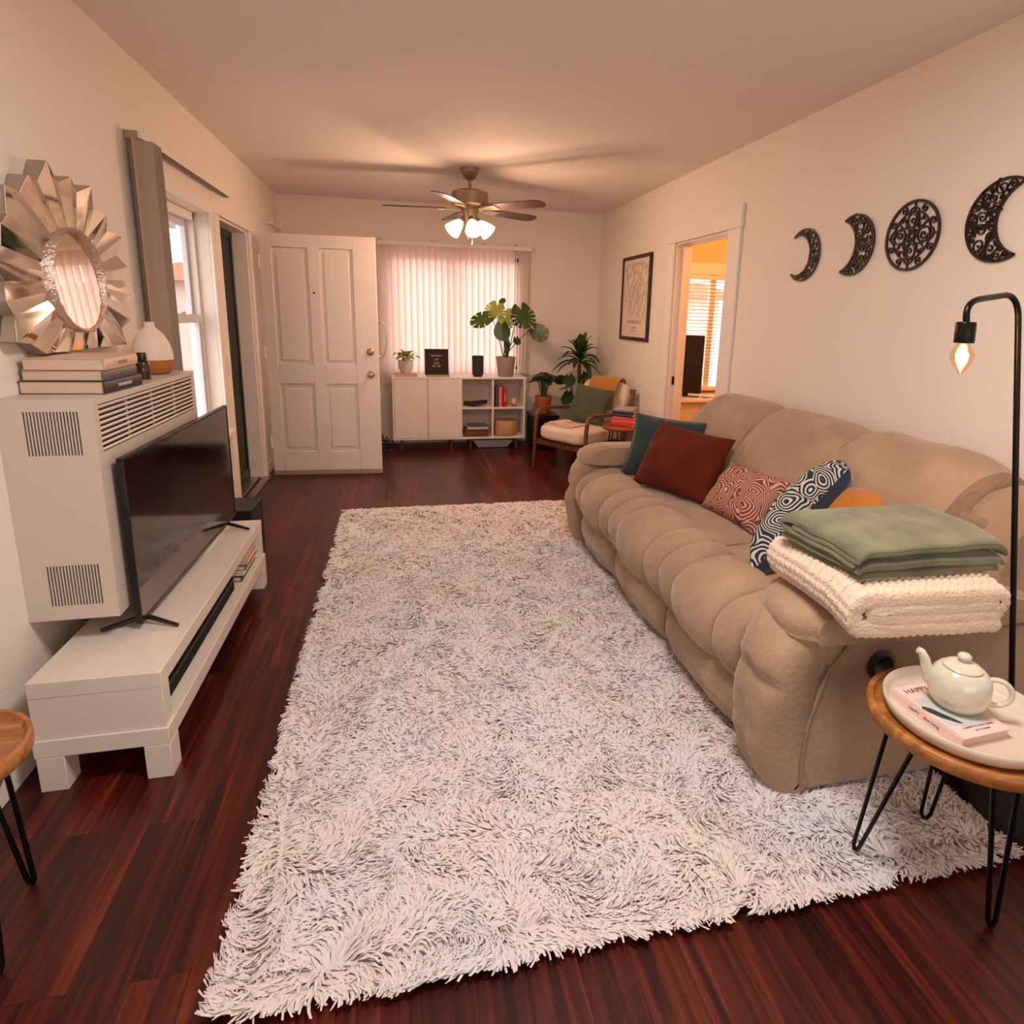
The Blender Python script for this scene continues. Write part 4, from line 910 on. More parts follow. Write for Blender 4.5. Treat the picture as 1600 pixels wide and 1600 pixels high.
for k in range(5):
    a = math.radians(173 + 72 * k)
    Rk = Matrix.Translation((fc.x, fc.y, 2.195)) @ Matrix.Rotation(a, 4, 'Z') @ Matrix.Rotation(math.radians(-11), 4, 'X')
    outl = [(.19, -.050), (.24, -.060), (.60, -.070), (.64, -.062), (.665, -.035), (.672, 0), (.665, .035), (.64, .062), (.60, .070), (.24, .060), (.19, .050)]
    bl_ = obj('blade', MB().prism(outl, .006, lambda x, y, t: Rk @ Vector((x, y, t))), BLW, fan, bevel=.001)
    ir = MB(); Ri = Matrix.Translation((fc.x, fc.y, 2.200)) @ Matrix.Rotation(a, 4, 'Z') @ Matrix.Rotation(math.radians(-11), 4, 'X')
    ir.prism([(.08, -.018), (.13, -.014), (.18, -.040), (.25, -.042), (.27, -.02), (.25, 0), (.27, .02), (.25, .042), (.18, .040), (.13, .014), (.08, .018)], .006, lambda x, y, t: Ri @ Vector((x, y, t - .0125)))
    obj('blade_arm', ir, M('fan_arm_bright', (206, 178, 142), .3, metal=.7), bl_, bevel=.001)
SH = bpy.data.materials.new('lit_frosted_glass'); SH.use_nodes = True; b = SH.node_tree.nodes['Principled BSDF']
b.inputs['Base Color'].default_value = (.95, .85, .7, 1); b.inputs['Emission Color'].default_value = (1, .62, .30, 1); b.inputs['Emission Strength'].default_value = 2.6; b.inputs['Roughness'].default_value = .4
for k, a in enumerate((200, 275, 335)):
    a = math.radians(a); d = Vector((math.cos(a) * .72, math.sin(a) * .72, -.69)).normalized(); o_ = Vector((fc.x, fc.y, 2.12)) + Vector((math.cos(a), math.sin(a), 0)) * .05
    u_ = d.cross(Vector((0, 0, 1))).normalized(); v_ = d.cross(u_); mm = basis(o_, u_, v_, d)
    sh = obj('lamp_shade', MB().lathe([(.020, .03), (.030, .045), (.045, .075), (.058, .115), (.066, .145), (.062, .147), (.054, .115), (.041, .077), (.027, .048), (.017, .034)], n=28, mat=mm, c=(0, 0, 0)), SH, fan, angle=60)
    obj('socket', MB().lathe([(0, -.01), (.016, -.01), (.020, .0), (.022, .035), (0, .035)], n=20, mat=mm), FANM, sh)
    obj('bulb', MB().lathe([(0, .05), (.012, .05), (.022, .08), (.022, .10), (.012, .118), (0, .122)], n=16, mat=mm), M('bulb_lit', (255, 220, 170), .5, emit=6, ecol=(255, 205, 140)), sh)
    point('fan_bulb_light', o_ + d * .16, 17.5, (1.0, .64, .42), .045)
pc = MB()
for dx, z1 in ((.015, 1.93), (-.018, 1.965)):
    pc.tube([(fc.x + dx, fc.y - .03, 2.11), (fc.x + dx, fc.y - .03, z1 + .025)], .0016, 6); pc.lathe([(0, 0), (.006, .002), (.005, .02), (.002, .026), (0, .026)], (fc.x + dx, fc.y - .03, z1), 10)
obj('pull_chain', pc, BRASS, fan)
# ================================================================== shag rug
RX0, RX1, RY0, RY1 = -.385, 1.575, 1.085, 4.335
rug = thing('shag_rug', 'large white shaggy rug covering most of the dark wood floor', 'rug', ((RX0 + RX1) / 2, (RY0 + RY1) / 2, 0))
RUGM = bpy.data.materials.new('rug_fibre'); RUGM.use_nodes = True; nt = RUGM.node_tree; b = nt.nodes['Principled BSDF']; b.inputs['Roughness'].default_value = .8; b.inputs['Sheen Weight'].default_value = .3; b.inputs['Specular IOR Level'].default_value = .25
tc = nt.nodes.new('ShaderNodeTexCoord'); nz = nt.nodes.new('ShaderNodeTexNoise'); nz.inputs['Scale'].default_value = 2.6; nz.inputs['Detail'].default_value = 3; nt.links.new(tc.outputs['Object'], nz.inputs['Vector'])
r = ramp(nt, [(.33, (218, 212, 212)), (.47, (222, 212, 209)), (.56, (224, 208, 203)), (.68, (222, 213, 200))], nz.outputs[0]); nt.links.new(r.outputs[0], b.inputs['Base Color'])
# backing and felted base
def rug_base():
    m = MB(); nx, ny = 50, 80; vs = []; fs = []
    for i in range(nx + 1):
        for j in range(ny + 1):
            x = RX0 + .01 + (RX1 - RX0 - .02) * i / nx; y = RY0 + .01 + (RY1 - RY0 - .02) * j / ny
            e = min(i, nx - i, j, ny - j); z = .006 if e == 0 else .016 + .004 * noise.noise(Vector((x * 14, y * 14, 0)))
            vs.append((x, y, z))
    for i in range(nx):
        for j in range(ny): a = i * (ny + 1) + j; fs.append((a, a + ny + 1, a + ny + 2, a + 1))
    m.add(vs, fs); m.box(RX0 + .01, RX1 - .01, RY0 + .01, RY1 - .01, 0.0005, .006); return m
obj('backing', rug_base(), RUGM, rug, angle=70)
def rug_pile(n=125000, seed=7):
    rs = np.random.RandomState(seed); K = 5
    x = rs.uniform(RX0, RX1, n); y = rs.uniform(RY0, RY1, n)
    # more strands near the camera, none under the sofa
    keep = ~((x > 1.16) & (y > 1.42)) & (rs.rand(n) < np.clip(1.25 - .18 * (y - 1), .55, 1)); x = x[keep]; y = y[keep]
    # fringe all round
    nf = 7000; t = rs.rand(nf); side = rs.randint(0, 4, nf)
    fx = np.where(side == 0, RX0 + .008, np.where(side == 1, RX1 - .008, RX0 + t * (RX1 - RX0))); fy = np.where(side == 2, RY0 + .008, np.where(side == 3, RY1 - .008, RY0 + t * (RY1 - RY0)))
    kk = ~((fx > 1.2) & (fy > 1.42)); fx = fx[kk]; fy = fy[kk]; nb_ = len(x); x = np.concatenate([x, fx]); y = np.concatenate([y, fy]); n = len(x)
    fl = lambda a, b_, s: np.sin(a * s + 1.3 * np.sin(b_ * s * .7 + .5)) * np.cos(b_ * s * 1.1 - 1.7 * np.sin(a * s * .6 + 2))
    ang = 2.6 * fl(x, y, 9.0) + 2.2 * fl(y + 3, x - 2, 15.0) + rs.normal(0, .22, n) + 1.2
    tx = np.cos(ang); ty = np.sin(ang)
    dl_ = x - RX0; dr_ = RX1 - x; db = y - RY0; dt = RY1 - y; ed = .05
    tx = tx + (dl_ < ed) * -1.2 + (dr_ < ed) * 1.2; ty = ty + (db < ed) * -1.3 + (dt < ed) * 1.2; l = np.hypot(tx, ty) + 1e-6; tx /= l; ty /= l
    Ln = rs.uniform(.034, .070, n); hh = rs.uniform(.008, .019, n); curl = 1.5 * fl(x - 5, y + 1, 7.0) + rs.normal(0, .35, n); wd = rs.uniform(.0036, .0066, n) * np.clip(.75 + .16 * y, .9, 1.5)
    V = np.zeros((n, K, 2, 3), np.float32)
    for k in range(K):
        s = k / (K - 1); a = np.arctan2(ty, tx) + curl * s * s
        px = x + Ln * s * np.cos(a) * .8; py = y + Ln * s * np.sin(a) * .8
        pz = .015 + hh * np.sin(np.minimum(s * 2.3, 1.95)) * (1 - .25 * s)
        ww = wd * (1 - .55 * s)
        nx_ = -np.sin(a); ny_ = np.cos(a)
        tw = rs.uniform(-.6, .6, n)
        V[:, k, 0] = np.stack([px + nx_ * ww, py + ny_ * ww, pz + ww * tw], 1); V[:, k, 1] = np.stack([px - nx_ * ww, py - ny_ * ww, pz - ww * tw], 1)
    V[..., 2] = np.maximum(V[..., 2], .003)
    V = V.reshape(-1, 3) - np.array([(RX0 + RX1) / 2, (RY0 + RY1) / 2, 0], np.float32)
    base = (np.arange(n) * K * 2)[:, None, None]; q = np.array([[2 * k, 2 * k + 2, 2 * k + 3, 2 * k + 1] for k in range(K - 1)])[None]
    F = (base + q).reshape(-1)
    me = bpy.data.meshes.new('pile'); me.vertices.add(len(V)); me.vertices.foreach_set('co', V.ravel()); nq = len(F) // 4
    me.loops.add(len(F)); me.loops.foreach_set('vertex_index', F.astype(np.int32)); me.polygons.add(nq); me.polygons.foreach_set('loop_start', (np.arange(nq) * 4).astype(np.int32))
    me.polygons.foreach_set('use_smooth', np.ones(nq, bool)); me.update(calc_edges=True); me.materials.append(RUGM)
    o = bpy.data.objects.new('pile', me); COL.objects.link(o); o.parent = rug; o['kind'] = 'stuff'; return o
rug_pile()

# ================================================================== sofa
so = thing('reclining_sofa', 'three seat sand beige plush reclining sofa along the right wall', 'sofa', (1.6, 2.46, .03))
SY = [1.60, 2.22, 2.86, 3.47]     # seat boundaries near to far
GZ = .030
def smooth_path(pts, n=24):
    """Catmull-Rom through (x,z) points"""
    P = [np.array(p, float) for p in pts]; P = [2 * P[0] - P[1]] + P + [2 * P[-1] - P[-2]]; out = []
    seg = len(P) - 3
    for i in range(n + 1):
        u = i / n * seg; k = min(int(u), seg - 1); t = u - k; a, b_, c, d = P[k:k + 4]
        out.append(.5 * ((2 * b_) + (-a + c) * t + (2 * a - 5 * b_ + 4 * c - d) * t * t + (-a + 3 * b_ - 3 * c + d) * t ** 3))
    return out
def roll(path, y0, y1, bulge, depth=.05, n=26, nu=14, wr=.0, seed=0, endp=5, yfun=None, dips=()):
    """padded tube-like panel that follows path (x,z) and bulges outwards to the left of travel"""
    P = smooth_path(path, n); rings = []; yc = (y0 + y1) / 2; hw = (y1 - y0) / 2
    for i, p in enumerate(P):
        a = P[max(0, i - 1)]; b_ = P[min(n, i + 1)]; t = (b_ - a) / (np.linalg.norm(b_ - a) + 1e-9); nn = np.array([-t[1], t[0]])
        s = i / n; e = max(0.02, 1 - abs(2 * s - 1) ** endp) ** .5
        for (ds, dd, dw) in dips: e *= 1 - dd * math.exp(-((s - ds) / dw) ** 2)
        ring = []
        for j in range(nu + 1):
            u = -1 + 2 * j / nu; f = (1 - abs(u) ** 2.6) ** .5
            w_ = bulge * f * e
            if wr: w_ += wr * f * noise.noise(Vector((p[0] * 9 + seed, (yc + u * hw) * 16, p[1] * 9))) + wr * .7 * f * noise.noise(Vector((s * 22, u * 1.6 + seed, 3.1)))
            q = p + nn * w_; ring.append(Vector((q[0], yc + u * hw, q[1])))
        for u in (1, .5, 0, -.5, -1):
            q = p - nn * depth * (1 - .3 * abs(u)); ring.append(Vector((q[0], yc + u * hw * .98, q[1])))
        rings.append(ring)
    return MB().loft(rings)
def pillow_loft(loop, y0, y1, cen, n=22, p=7, q=2.6, wr=.0, seed=0, minsc=.0, twist=0):
    L_ = [np.array(v, float) for v in loop]; k = len(L_); dense = []
    for i in range(k):
        a, b_, c, d = L_[(i - 1) % k], L_[i], L_[(i + 1) % k], L_[(i + 2) % k]
        for t in (0, .25, .5, .75): dense.append(.5 * ((2 * b_) + (-a + c) * t + (2 * a - 5 * b_ + 4 * c - d) * t * t + (-a + 3 * b_ - 3 * c + d) * t ** 3))
    rings = []; C = np.array(cen)
    for i in range(n + 1):
        t = math.sin((-1 + 2 * i / n) * PI / 2) if True else 0
        s = max(.0, 1 - abs(t) ** p) ** (1 / q); s = max(s, .55)
        yy = (y0 + y1) / 2 + t * (y1 - y0) / 2; ring = []
        for j, v in enumerate(dense):
            w_ = C + (v - C) * (1 - .30 * (1 - s))
            if wr:
                k2 = noise.noise(Vector((v[0] * 5 + seed, yy * 5, v[1] * 5))) * wr + noise.noise(Vector((v[0] * 14 + seed, yy * 9, v[1] * 14))) * wr * .3
                dd = (v - C) / (np.linalg.norm(v - C) + 1e-6); w_ = w_ + dd * k2
            ring.append(Vector((w_[0], yy, w_[1])))
        rings.append(ring)
    return MB().loft(rings)
# inner carcass
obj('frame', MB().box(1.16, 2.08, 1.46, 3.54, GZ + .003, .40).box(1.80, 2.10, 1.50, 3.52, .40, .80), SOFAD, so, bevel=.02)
seat_front = [(1.285, .475), (1.20, .483), (1.10, .462), (1.035, .405), (1.03, .32), (1.075, .235)]
for i in range(3):
    a, b_ = SY[i] + .004, SY[i + 1] - .004; wdt = b_ - a; c1, c2 = a + wdt * .245, b_ - wdt * .245
    seat = obj('seat_cushion', pillow_loft([(1.25, .40), (1.24, .465), (1.35, .482), (1.55, .480), (1.74, .470), (1.80, .44), (1.78, .36), (1.4, .36)], a, b_, (1.5, .42), wr=.010, seed=i * 3), SOFA, so, angle=75)
    for j, (q0, q1, bl_) in enumerate(((a, c1, .034), (c1, c2, .046), (c2, b_, .034))):
        P_ = [(x + (0.012 if j != 1 else 0), z) for x, z in seat_front]
        obj('channel', roll(P_[::-1], q0, q1, bl_ , depth=.06, wr=.006, seed=i * 7 + j), SOFA, seat, angle=75)
    # footrest panel under the seat front
    P_ = [(1.10, .250), (1.072, .20), (1.075, .12), (1.105, .045)]
    obj('footrest', roll(P_[::-1], a, b_, .036, depth=.05, wr=.010, seed=40 + i, endp=4), SOFA, so, angle=75)
    # back cushion
    lp = [(1.70, .44), (1.64, .56), (1.655, .70), (1.73, .84), (1.83, .935), (1.93, .972), (2.03, .955), (2.11, .88), (2.125, .70), (2.12, .44)]
    bc = obj('back_cushion', pillow_loft(lp, a - .004, b_ + .004, (1.92, .66), n=26, p=5, q=2.2, wr=.012, seed=9 + i * 5), SOFA, so, angle=75)
# wings at both ends of the back
for y0, y1, nm in ((1.41, 1.60, 0), (3.47, 3.60, 1)):
    lp = [(1.78, .50), (1.76, .62), (1.80, .76), (1.88, .87), (1.97, .90), (2.07, .875), (2.115, .78), (2.115, .50)]
    obj('back_wing', pillow_loft(lp, y0, y1, (1.95, .68), n=14, p=3, q=2, wr=.008, seed=nm), SOFA, so, angle=75)
# arms
def arm(y0, y1, outer, seed):
    """outer = y of the flat outer side"""
    prof = [(1.150, GZ + .004), (1.118, .12), (1.122, .26), (1.165, .42), (1.235, .53), (1.5, .525), (2.09, .52), (2.09, GZ + .004)]
    ar = obj('armrest', MB().prism(prof, y1 - y0, lambda a, b2, t: Vector((a, y0 + t, b2))), SOFA, so, bevel=.018)
    P_ = [(1.225, .530), (1.150, .548), (1.088, .495), (1.055, .41), (1.045, .30), (1.058, .17), (1.10, .06), (1.135, .030)]
    obj('arm_front', roll(P_[::-1], y0 + .004, y1 - .006, .062, depth=.135, wr=.014, seed=seed, n=40, nu=18, endp=12, dips=((.52, .42, .03),)), SOFA, ar, angle=75)
    # padded top
    lp = [(1.10, .520), (1.050, .545), (1.060, .600), (1.15, .635), (1.25, .641), (1.5, .640), (1.75, .63), (1.88, .60), (1.90, .54), (1.5, .515)]
    obj('arm_pad', pillow_loft(lp, y0 - .028, y1 + .016, (1.5, .57), n=20, p=3, q=2.0, wr=.010, seed=seed + 4), SOFA, ar, angle=75)
    return ar
an = arm(1.360, 1.590, 1.36, 21); arm(3.472, 3.610, 3.61, 33)
hb = MB().lathe([(0, 0), (.046, 0), (.048, .004), (.040, .010), (.030, .012), (.022, .006), (0, .006)], n=32, mat=basis(Vector((1.345, 1.3585, .432)), Vector((1, 0, 0)), Vector((0, 0, 1)), Vector((0, -1, 0))))
obj('recline_handle', hb, BLKP, so, angle=50)
pp_ = [Vector((1.128, 1.3575, .05)), Vector((1.120, 1.3575, .14)), Vector((1.128, 1.3575, .27)), Vector((1.170, 1.3575, .43)), Vector((1.235, 1.3575, .52)), Vector((1.5, 1.3575, .515)), Vector((2.05, 1.3575, .51))]
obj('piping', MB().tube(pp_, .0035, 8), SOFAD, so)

# ================================================================== sofa cushions
def cushion(BL, BR, TR, TL, T_, name, mat, label, back=None, n=22, wr=.008, seed=0, group='cushions on the sand beige sofa', cat='cushion', pinch=.07, pw=.42):
    BL, BR, TR, TL = map(Vector, (BL, BR, TR, TL)); c = (BL + BR + TR + TL) / 4
    nrm = (BR - BL).cross(TL - BL).normalized()
    lo = min(v.z for v in (BL, BR, TR, TL)); t = thing(name, label, cat, (c.x, c.y, lo), group)
    def P(u, v, sd):
        uu = u * (1 - pinch * (1 - v * v) * abs(u)); vv = v * (1 - pinch * (1 - u * u) * abs(v))
        a = (1 - uu) / 2; b_ = (1 - vv) / 2
        p = (BL * a + BR * (1 - a)) * b_ + (TL * a + TR * (1 - a)) * (1 - b_)
        th = T_ * max(0, (1 - u ** 2) * (1 - v ** 2)) ** pw
        w_ = wr * noise.noise(Vector((u * 2.2 + seed, v * 2.2, sd * 2))) + wr * .6 * noise.noise(Vector((u * 6 + seed, v * 3, sd * 2)))
        return p + nrm * sd * (th + (w_ if th > .004 else 0))
    for sd, m_, nm in ((1, mat, 'front_cover'), (-1, back or mat, 'back_cover')):
        vs = []; fs = []
        g = [math.sin((-1 + 2 * i / n) * PI / 2) for i in range(n + 1)]
        for u in g:
            for v in g: vs.append(P(u, v, sd))
        for i in range(n):
            for j in range(n): a = i * (n + 1) + j; fs.append((a, a + 1, a + n + 2, a + n + 1))
        if nm == 'front_cover' or back: obj(nm, MB().add(vs, fs), m_, t, angle=80)
        else: obj(nm, MB().add(vs, fs), m_, t, angle=80)
    rim = [P(u, -1, 0) for u in g] + [P(1, v, 0) for v in g[1:]] + [P(u, 1, 0) for u in g[::-1][1:]] + [P(-1, v, 0) for v in g[::-1][1:-1]]
    obj('piping', MB().tube(rim, .0035, 6, closed=True), back or mat, t)
    return t
TEAL = M('teal_velvet', (38, 54, 54), .8, sheen=.4, bump=.2, bscale=30, var=.2); RUST = M('rust_velvet', (94, 27, 6), .8, spec=.2, sheen=.06, bump=.15, bscale=20, var=.25, vscale=4)
NAVYV = M('navy_velvet', (18, 34, 52), .8, sheen=.6); MUST = M('mustard_velvet', (190, 112, 22), .75, sheen=.6, bump=.2, bscale=20, var=.15)
PINKP = two_tone('pink_line_print', (122, 58, 42), (214, 166, 144), scale=9.5, bands=9); NAVP = two_tone('navy_line_print', (20, 34, 46), (196, 190, 178), scale=9.5, bands=8)
cushion((1.27, 3.38, .490), (1.70, 3.13, .490), (1.75, 3.20, .815), (1.36, 3.40, .850), .085, 'throw_pillow', TEAL, 'dark teal velvet cushion behind the rust cushion at the far arm', seed=1)
cushion((1.265, 3.17, .495), (1.47, 2.70, .495), (1.665, 2.80, .800), (1.425, 3.20, .840), .085, 'throw_pillow', RUST, 'rust red velvet cushion leaning in front of the teal one', seed=5, wr=.012)
cushion((1.455, 2.70, .495), (1.485, 2.27, .495), (1.66, 2.27, .715), (1.62, 2.74, .700), .070, 'throw_pillow', PINKP, 'terracotta and pink line patterned oblong cushion in the middle of the sofa', seed=8)
cushion((1.345, 2.02, .505), (1.240, 1.885, .500), (1.67, 1.975, .855), (1.77, 2.10, .850), .105, 'throw_pillow', NAVP, 'navy cushion with white line pattern standing on edge before the blankets', back=NAVYV, seed=12, pinch=.05, pw=.36)
cushion((1.46, 2.08, .500), (1.50, 1.72, .500), (1.77, 1.80, .815), (1.67, 2.10, .76), .075, 'throw_pillow', MUST, 'mustard velvet cushion peeking out behind the folded blankets', seed=15, wr=.014)

# ================================================================== folded blankets
def ribbon_profile(path, t_, n=10):
    """closed outline of a folded thick cloth from a centre path (a,b)"""
    P = smooth_path(path, len(path) * n); L_ = []; R_ = []
    for i, p in enumerate(P):
        a = P[max(0, i - 1)]; b_ = P[min(len(P) - 1, i + 1)]; t = (b_ - a) / (np.linalg.norm(b_ - a) + 1e-9); nn = np.array([-t[1], t[0]])
        L_.append(p + nn * t_ / 2); R_.append(p - nn * t_ / 2)
    ta = (P[0] - P[1]) / np.linalg.norm(P[0] - P[1]); tb_ = (P[-1] - P[-2]) / np.linalg.norm(P[-1] - P[-2])
    return L_ + [P[-1] + tb_ * t_ * .4] + R_[::-1] + [P[0] + ta * t_ * .4]
def quadmap(A, B, C, D):
    """unit square (u,v) -> plan position, A(0,0) B(1,0) C(1,1) D(0,1)"""
    A, B, C, D = (np.array(q, float) for q in (A, B, C, D))
    return lambda u, v: (A * (1 - u) + B * u) * (1 - v) + (D * (1 - u) + C * u) * v
# knitted throw: profile across u (left to right), extruded along v (near to far)
qm = quadmap((1.105, 1.215), (1.525, 1.175), (1.555, 1.585), (1.120, 1.600))
kz = .657; Lh = .0275
path = [(.97, 0), (.5, -.001), (.12, 0), (.03, .35), (.00, 1.5), (.03, 2.65), (.12, 3.0), (.5, 3.02), (.93, 3.0), (.985, 2.7), (.985, 2.3), (.93, 2.02), (.5, 2.0), (.18, 1.98), (.135, 1.5), (.18, 1.02), (.5, 1.0), (.965, 1.02)]
prof = ribbon_profile([(a * .45, b * Lh) for a, b in path], .0288, 9)
KN = M('cream_chunky_yarn', (232, 206, 180), .92, bump=.5, bscale=120, sheen=.3)
rings = []; nv = 150
acc = [0]
for i in range(1, len(prof)): acc.append(acc[-1] + np.linalg.norm(prof[i] - prof[i - 1]))
# resample the outline evenly so stitches are regular
tot = acc[-1] + np.linalg.norm(prof[0] - prof[-1]); NS = 520; ev = []; pr2 = prof + [prof[0]]; acc2 = acc + [tot]; k = 0
for i in range(NS):
    s = tot * i / NS
    while acc2[k + 1] < s: k += 1
    f = (s - acc2[k]) / (acc2[k + 1] - acc2[k] + 1e-9); ev.append(pr2[k] * (1 - f) + pr2[k + 1] * f)
nrm2 = []
for i in range(NS):
    t = ev[(i + 1) % NS] - ev[i - 1]; t /= np.linalg.norm(t) + 1e-9; nrm2.append(np.array([t[1], -t[0]]))
ar_ = sum(ev[i][0] * ev[(i + 1) % NS][1] - ev[(i + 1) % NS][0] * ev[i][1] for i in range(NS)); sg_ = 1 if ar_ > 0 else -1
PS, PV = .024, .026
for j in range(nv + 1):
    v = j / nv; yl = v * .41; ring = []
    for i in range(NS):
        s = tot * i / NS; col = yl / PV; fc_ = (col % 1.0) - .5; row = (s + abs(fc_) * .016) / PS; fr_ = (row % 1.0) - .5
        hgt = (max(0, 1 - (2 * fc_) ** 2) ** .5 * .6 + .4 * max(0, 1 - (2 * (abs(fc_) - .25) * 2) ** 2) ** .5) * (max(0, 1 - (1.9 * fr_) ** 2) ** .5) * .017
        edge = min(v, 1 - v); em = 1 if edge > .04 else (edge / .04) ** .5
        p = ev[i] + nrm2[i] * sg_ * (hgt - .003)
        zz = kz + p[1] * (1 + 0) ; c0 = (p[1] / (3 * Lh) - .5); zz = kz + (.5 + c0 * (.90 + .10 * em)) * 3 * Lh
        u = p[0] / .45
        sag = -.022 * max(0, (.25 - v)) / .25 - .008 * noise.noise(Vector((u * 3, v * 3, 1)))
        xy = qm(u, v + (.010 * noise.noise(Vector((u * 6, p[1] * 30, 0))) if edge < .01 else 0)); ring.append(Vector((xy[0], xy[1], zz + sag)))
    rings.append(ring)
kb = solo('knit_throw', MB().loft(rings), KN, 'cream chunky knit throw folded on the near sofa arm under the green blanket', 'blanket', 'folded blankets on the near sofa arm', angle=80)
# green fleece: profile across v (near to far), extruded along u
GR = M('sage_fleece', (112, 112, 84), .9, bump=.25, bscale=40, var=.32, vscale=9, sheen=.35)
qg = quadmap((1.125, 1.245), (1.565, 1.235), (1.590, 1.525), (1.100, 1.545))
gz = .757
mgr = MB()
def fleece(path, t_, u0, u1, z0, seed, nu=40):
    prof = ribbon_profile(path, t_, 8); rings = []
    for i in range(nu + 1):
        e = i / nu; u = u0 + (u1 - u0) * e; ring = []
        sc = 1 - .25 * max(0, abs(2 * e - 1) ** 14)
        for p in prof:
            v = p[0] / .33; xy = qg(u + .006 * noise.noise(Vector((v * 5 + seed, p[1] * 40, 0))), v)
            dz = .007 * noise.noise(Vector((u * 3 + seed, v * 3, 0))) - .012 * max(0, .3 - v) / .3 * (seed == 1)
            ring.append(Vector((xy[0], xy[1], z0 + p[1] * sc * .80 + dz)))
        rings.append(ring)
    mgr.loft(rings)
fleece([(.31, .008), (.17, .007), (.03, .007), (.012, .016), (.03, .026), (.17, .026), (.30, .026)], .0145, .03, .985, gz, 3)
fleece([(.325, .043), (.16, .042), (.02, .042), (.004, .052), (.02, .0615), (.16, .063), (.31, .064)], .0150, .0, 1.0, gz - .001, 2)
# top fold: big loop closed at the far edge, tucked edge inside
fleece([(.02, .082), (.15, .083), (.29, .083), (.330, .106), (.29, .131), (.15, .134), (.02, .131), (.003, .119), (.02, .108), (.15, .1075), (.27, .1075)], .0165, -.015, 1.01, gz - .002, 1)
solo('fleece_blanket', mgr, GR, 'sage green fleece blanket folded on top of the cream knit throw', 'blanket', 'folded blankets on the near sofa arm', angle=80)

# ================================================================== armchair
ch = thing('armchair', 'walnut framed armchair with cream cushions in the back right corner', 'armchair', (1.55, 5.62, 0))
CRM = M('cream_boucle', (228, 200, 176), .95, bump=.3, bscale=90, sheen=.3)
tht = 1.0; FLp = Vector((1.195, 5.567, 0)); cu_ = Vector((math.cos(tht), -math.sin(tht), 0)); cv_ = Vector((math.sin(tht), math.cos(tht), 0)); CM = basis(FLp, cu_, cv_, Vector((0, 0, 1))); CW = .66
C_ = lambda x, y, z: CM @ Vector((x, y, z))
def ctube(pts, r): return MB().tube([C_(*p) for p in pts], r, 12)
for x in (.02, CW - .02):
    obj('front_leg', ctube([(x, .0, 0), (x, .012, .20), (x, .02, .42), (x, .035, .49)], [.012, .017, .019, .018]), WALNUT, ch)
    obj('rear_leg', ctube([(x, .60, 0), (x, .565, .25), (x, .60, .50), (x, .70, .74)], [.012, .018, .018, .013]), WALNUT, ch)
    obj('arm_rail', MB().tube([C_(*p) for p in ((x, .025, .46), (x, .03, .505), (x, .055, .535), (x, .10, .548), (x, .25, .545), (x, .45, .53), (x, .62, .525))], [.018, .019, .020, .020, .019, .018, .015], 12), WALNUT, ch)
for (a, b_) in (((.02, .03, .245), (CW - .02, .03, .245)), ((.02, .56, .25), (CW - .02, .56, .25)), ((.02, .03, .245), (.02, .56, .25)), ((CW - .02, .03, .245), (CW - .02, .56, .25)), ((.02, .695, .72), (CW - .02, .695, .72))):
    A_, B_ = C_(*a), C_(*b_); d = (B_ - A_).normalized(); sdir = d.cross(Vector((0, 0, 1))); mm = basis(A_, d, sdir, Vector((0, 0, 1)))
    obj('rail', MB().box(0, (B_ - A_).length, -.011, .011, -.022, .022, mm), WALNUT, ch, bevel=.003)
RM3 = CM.to_3x3()
obj('seat_cushion', MB().puff(C_(CW / 2, .30, .345), (.288, .315, .072), 5, 12, RM3, amp=.006), CRM, ch, angle=80)
tl = math.radians(-20)
obj('back_cushion', MB().puff(C_(CW / 2, .615, .59), (.280, .055, .225), 4.5, 12, RM3 @ Matrix.Rotation(tl, 3, 'X'), amp=.006, seed=3), CRM, ch, angle=80)
# mustard blanket over the chair back
bl_ = MB(); rings = []
pth = smooth_path([(.520, .56), (.545, .70), (.590, .805), (.655, .835), (.700, .79), (.690, .64), (.665, .50)], 26)
for i, p in enumerate(pth):
    a = pth[max(0, i - 1)]; b_ = pth[min(26, i + 1)]; t = (b_ - a) / np.linalg.norm(b_ - a); nn = np.array([-t[1], t[0]])
    R1 = []; R2 = []
    for k in range(13):
        x = .20 + .33 * k / 12; w_ = .004 * math.sin(k * 1.3 + i * .2)
        R1.append(C_(x, p[0] + nn[0] * (.010 + w_), p[1] + nn[1] * (.010 + w_))); R2.append(C_(x, p[0] + nn[0] * (.001 + w_), p[1] + nn[1] * (.001 + w_)))
    rings.append(R1 + R2[::-1])
bl_.loft(rings)
solo('mustard_throw', bl_, M('mustard_wool', (178, 116, 44), .9, bump=.4, bscale=80, sheen=.3), 'mustard throw draped over the back of the armchair', 'blanket', angle=80)
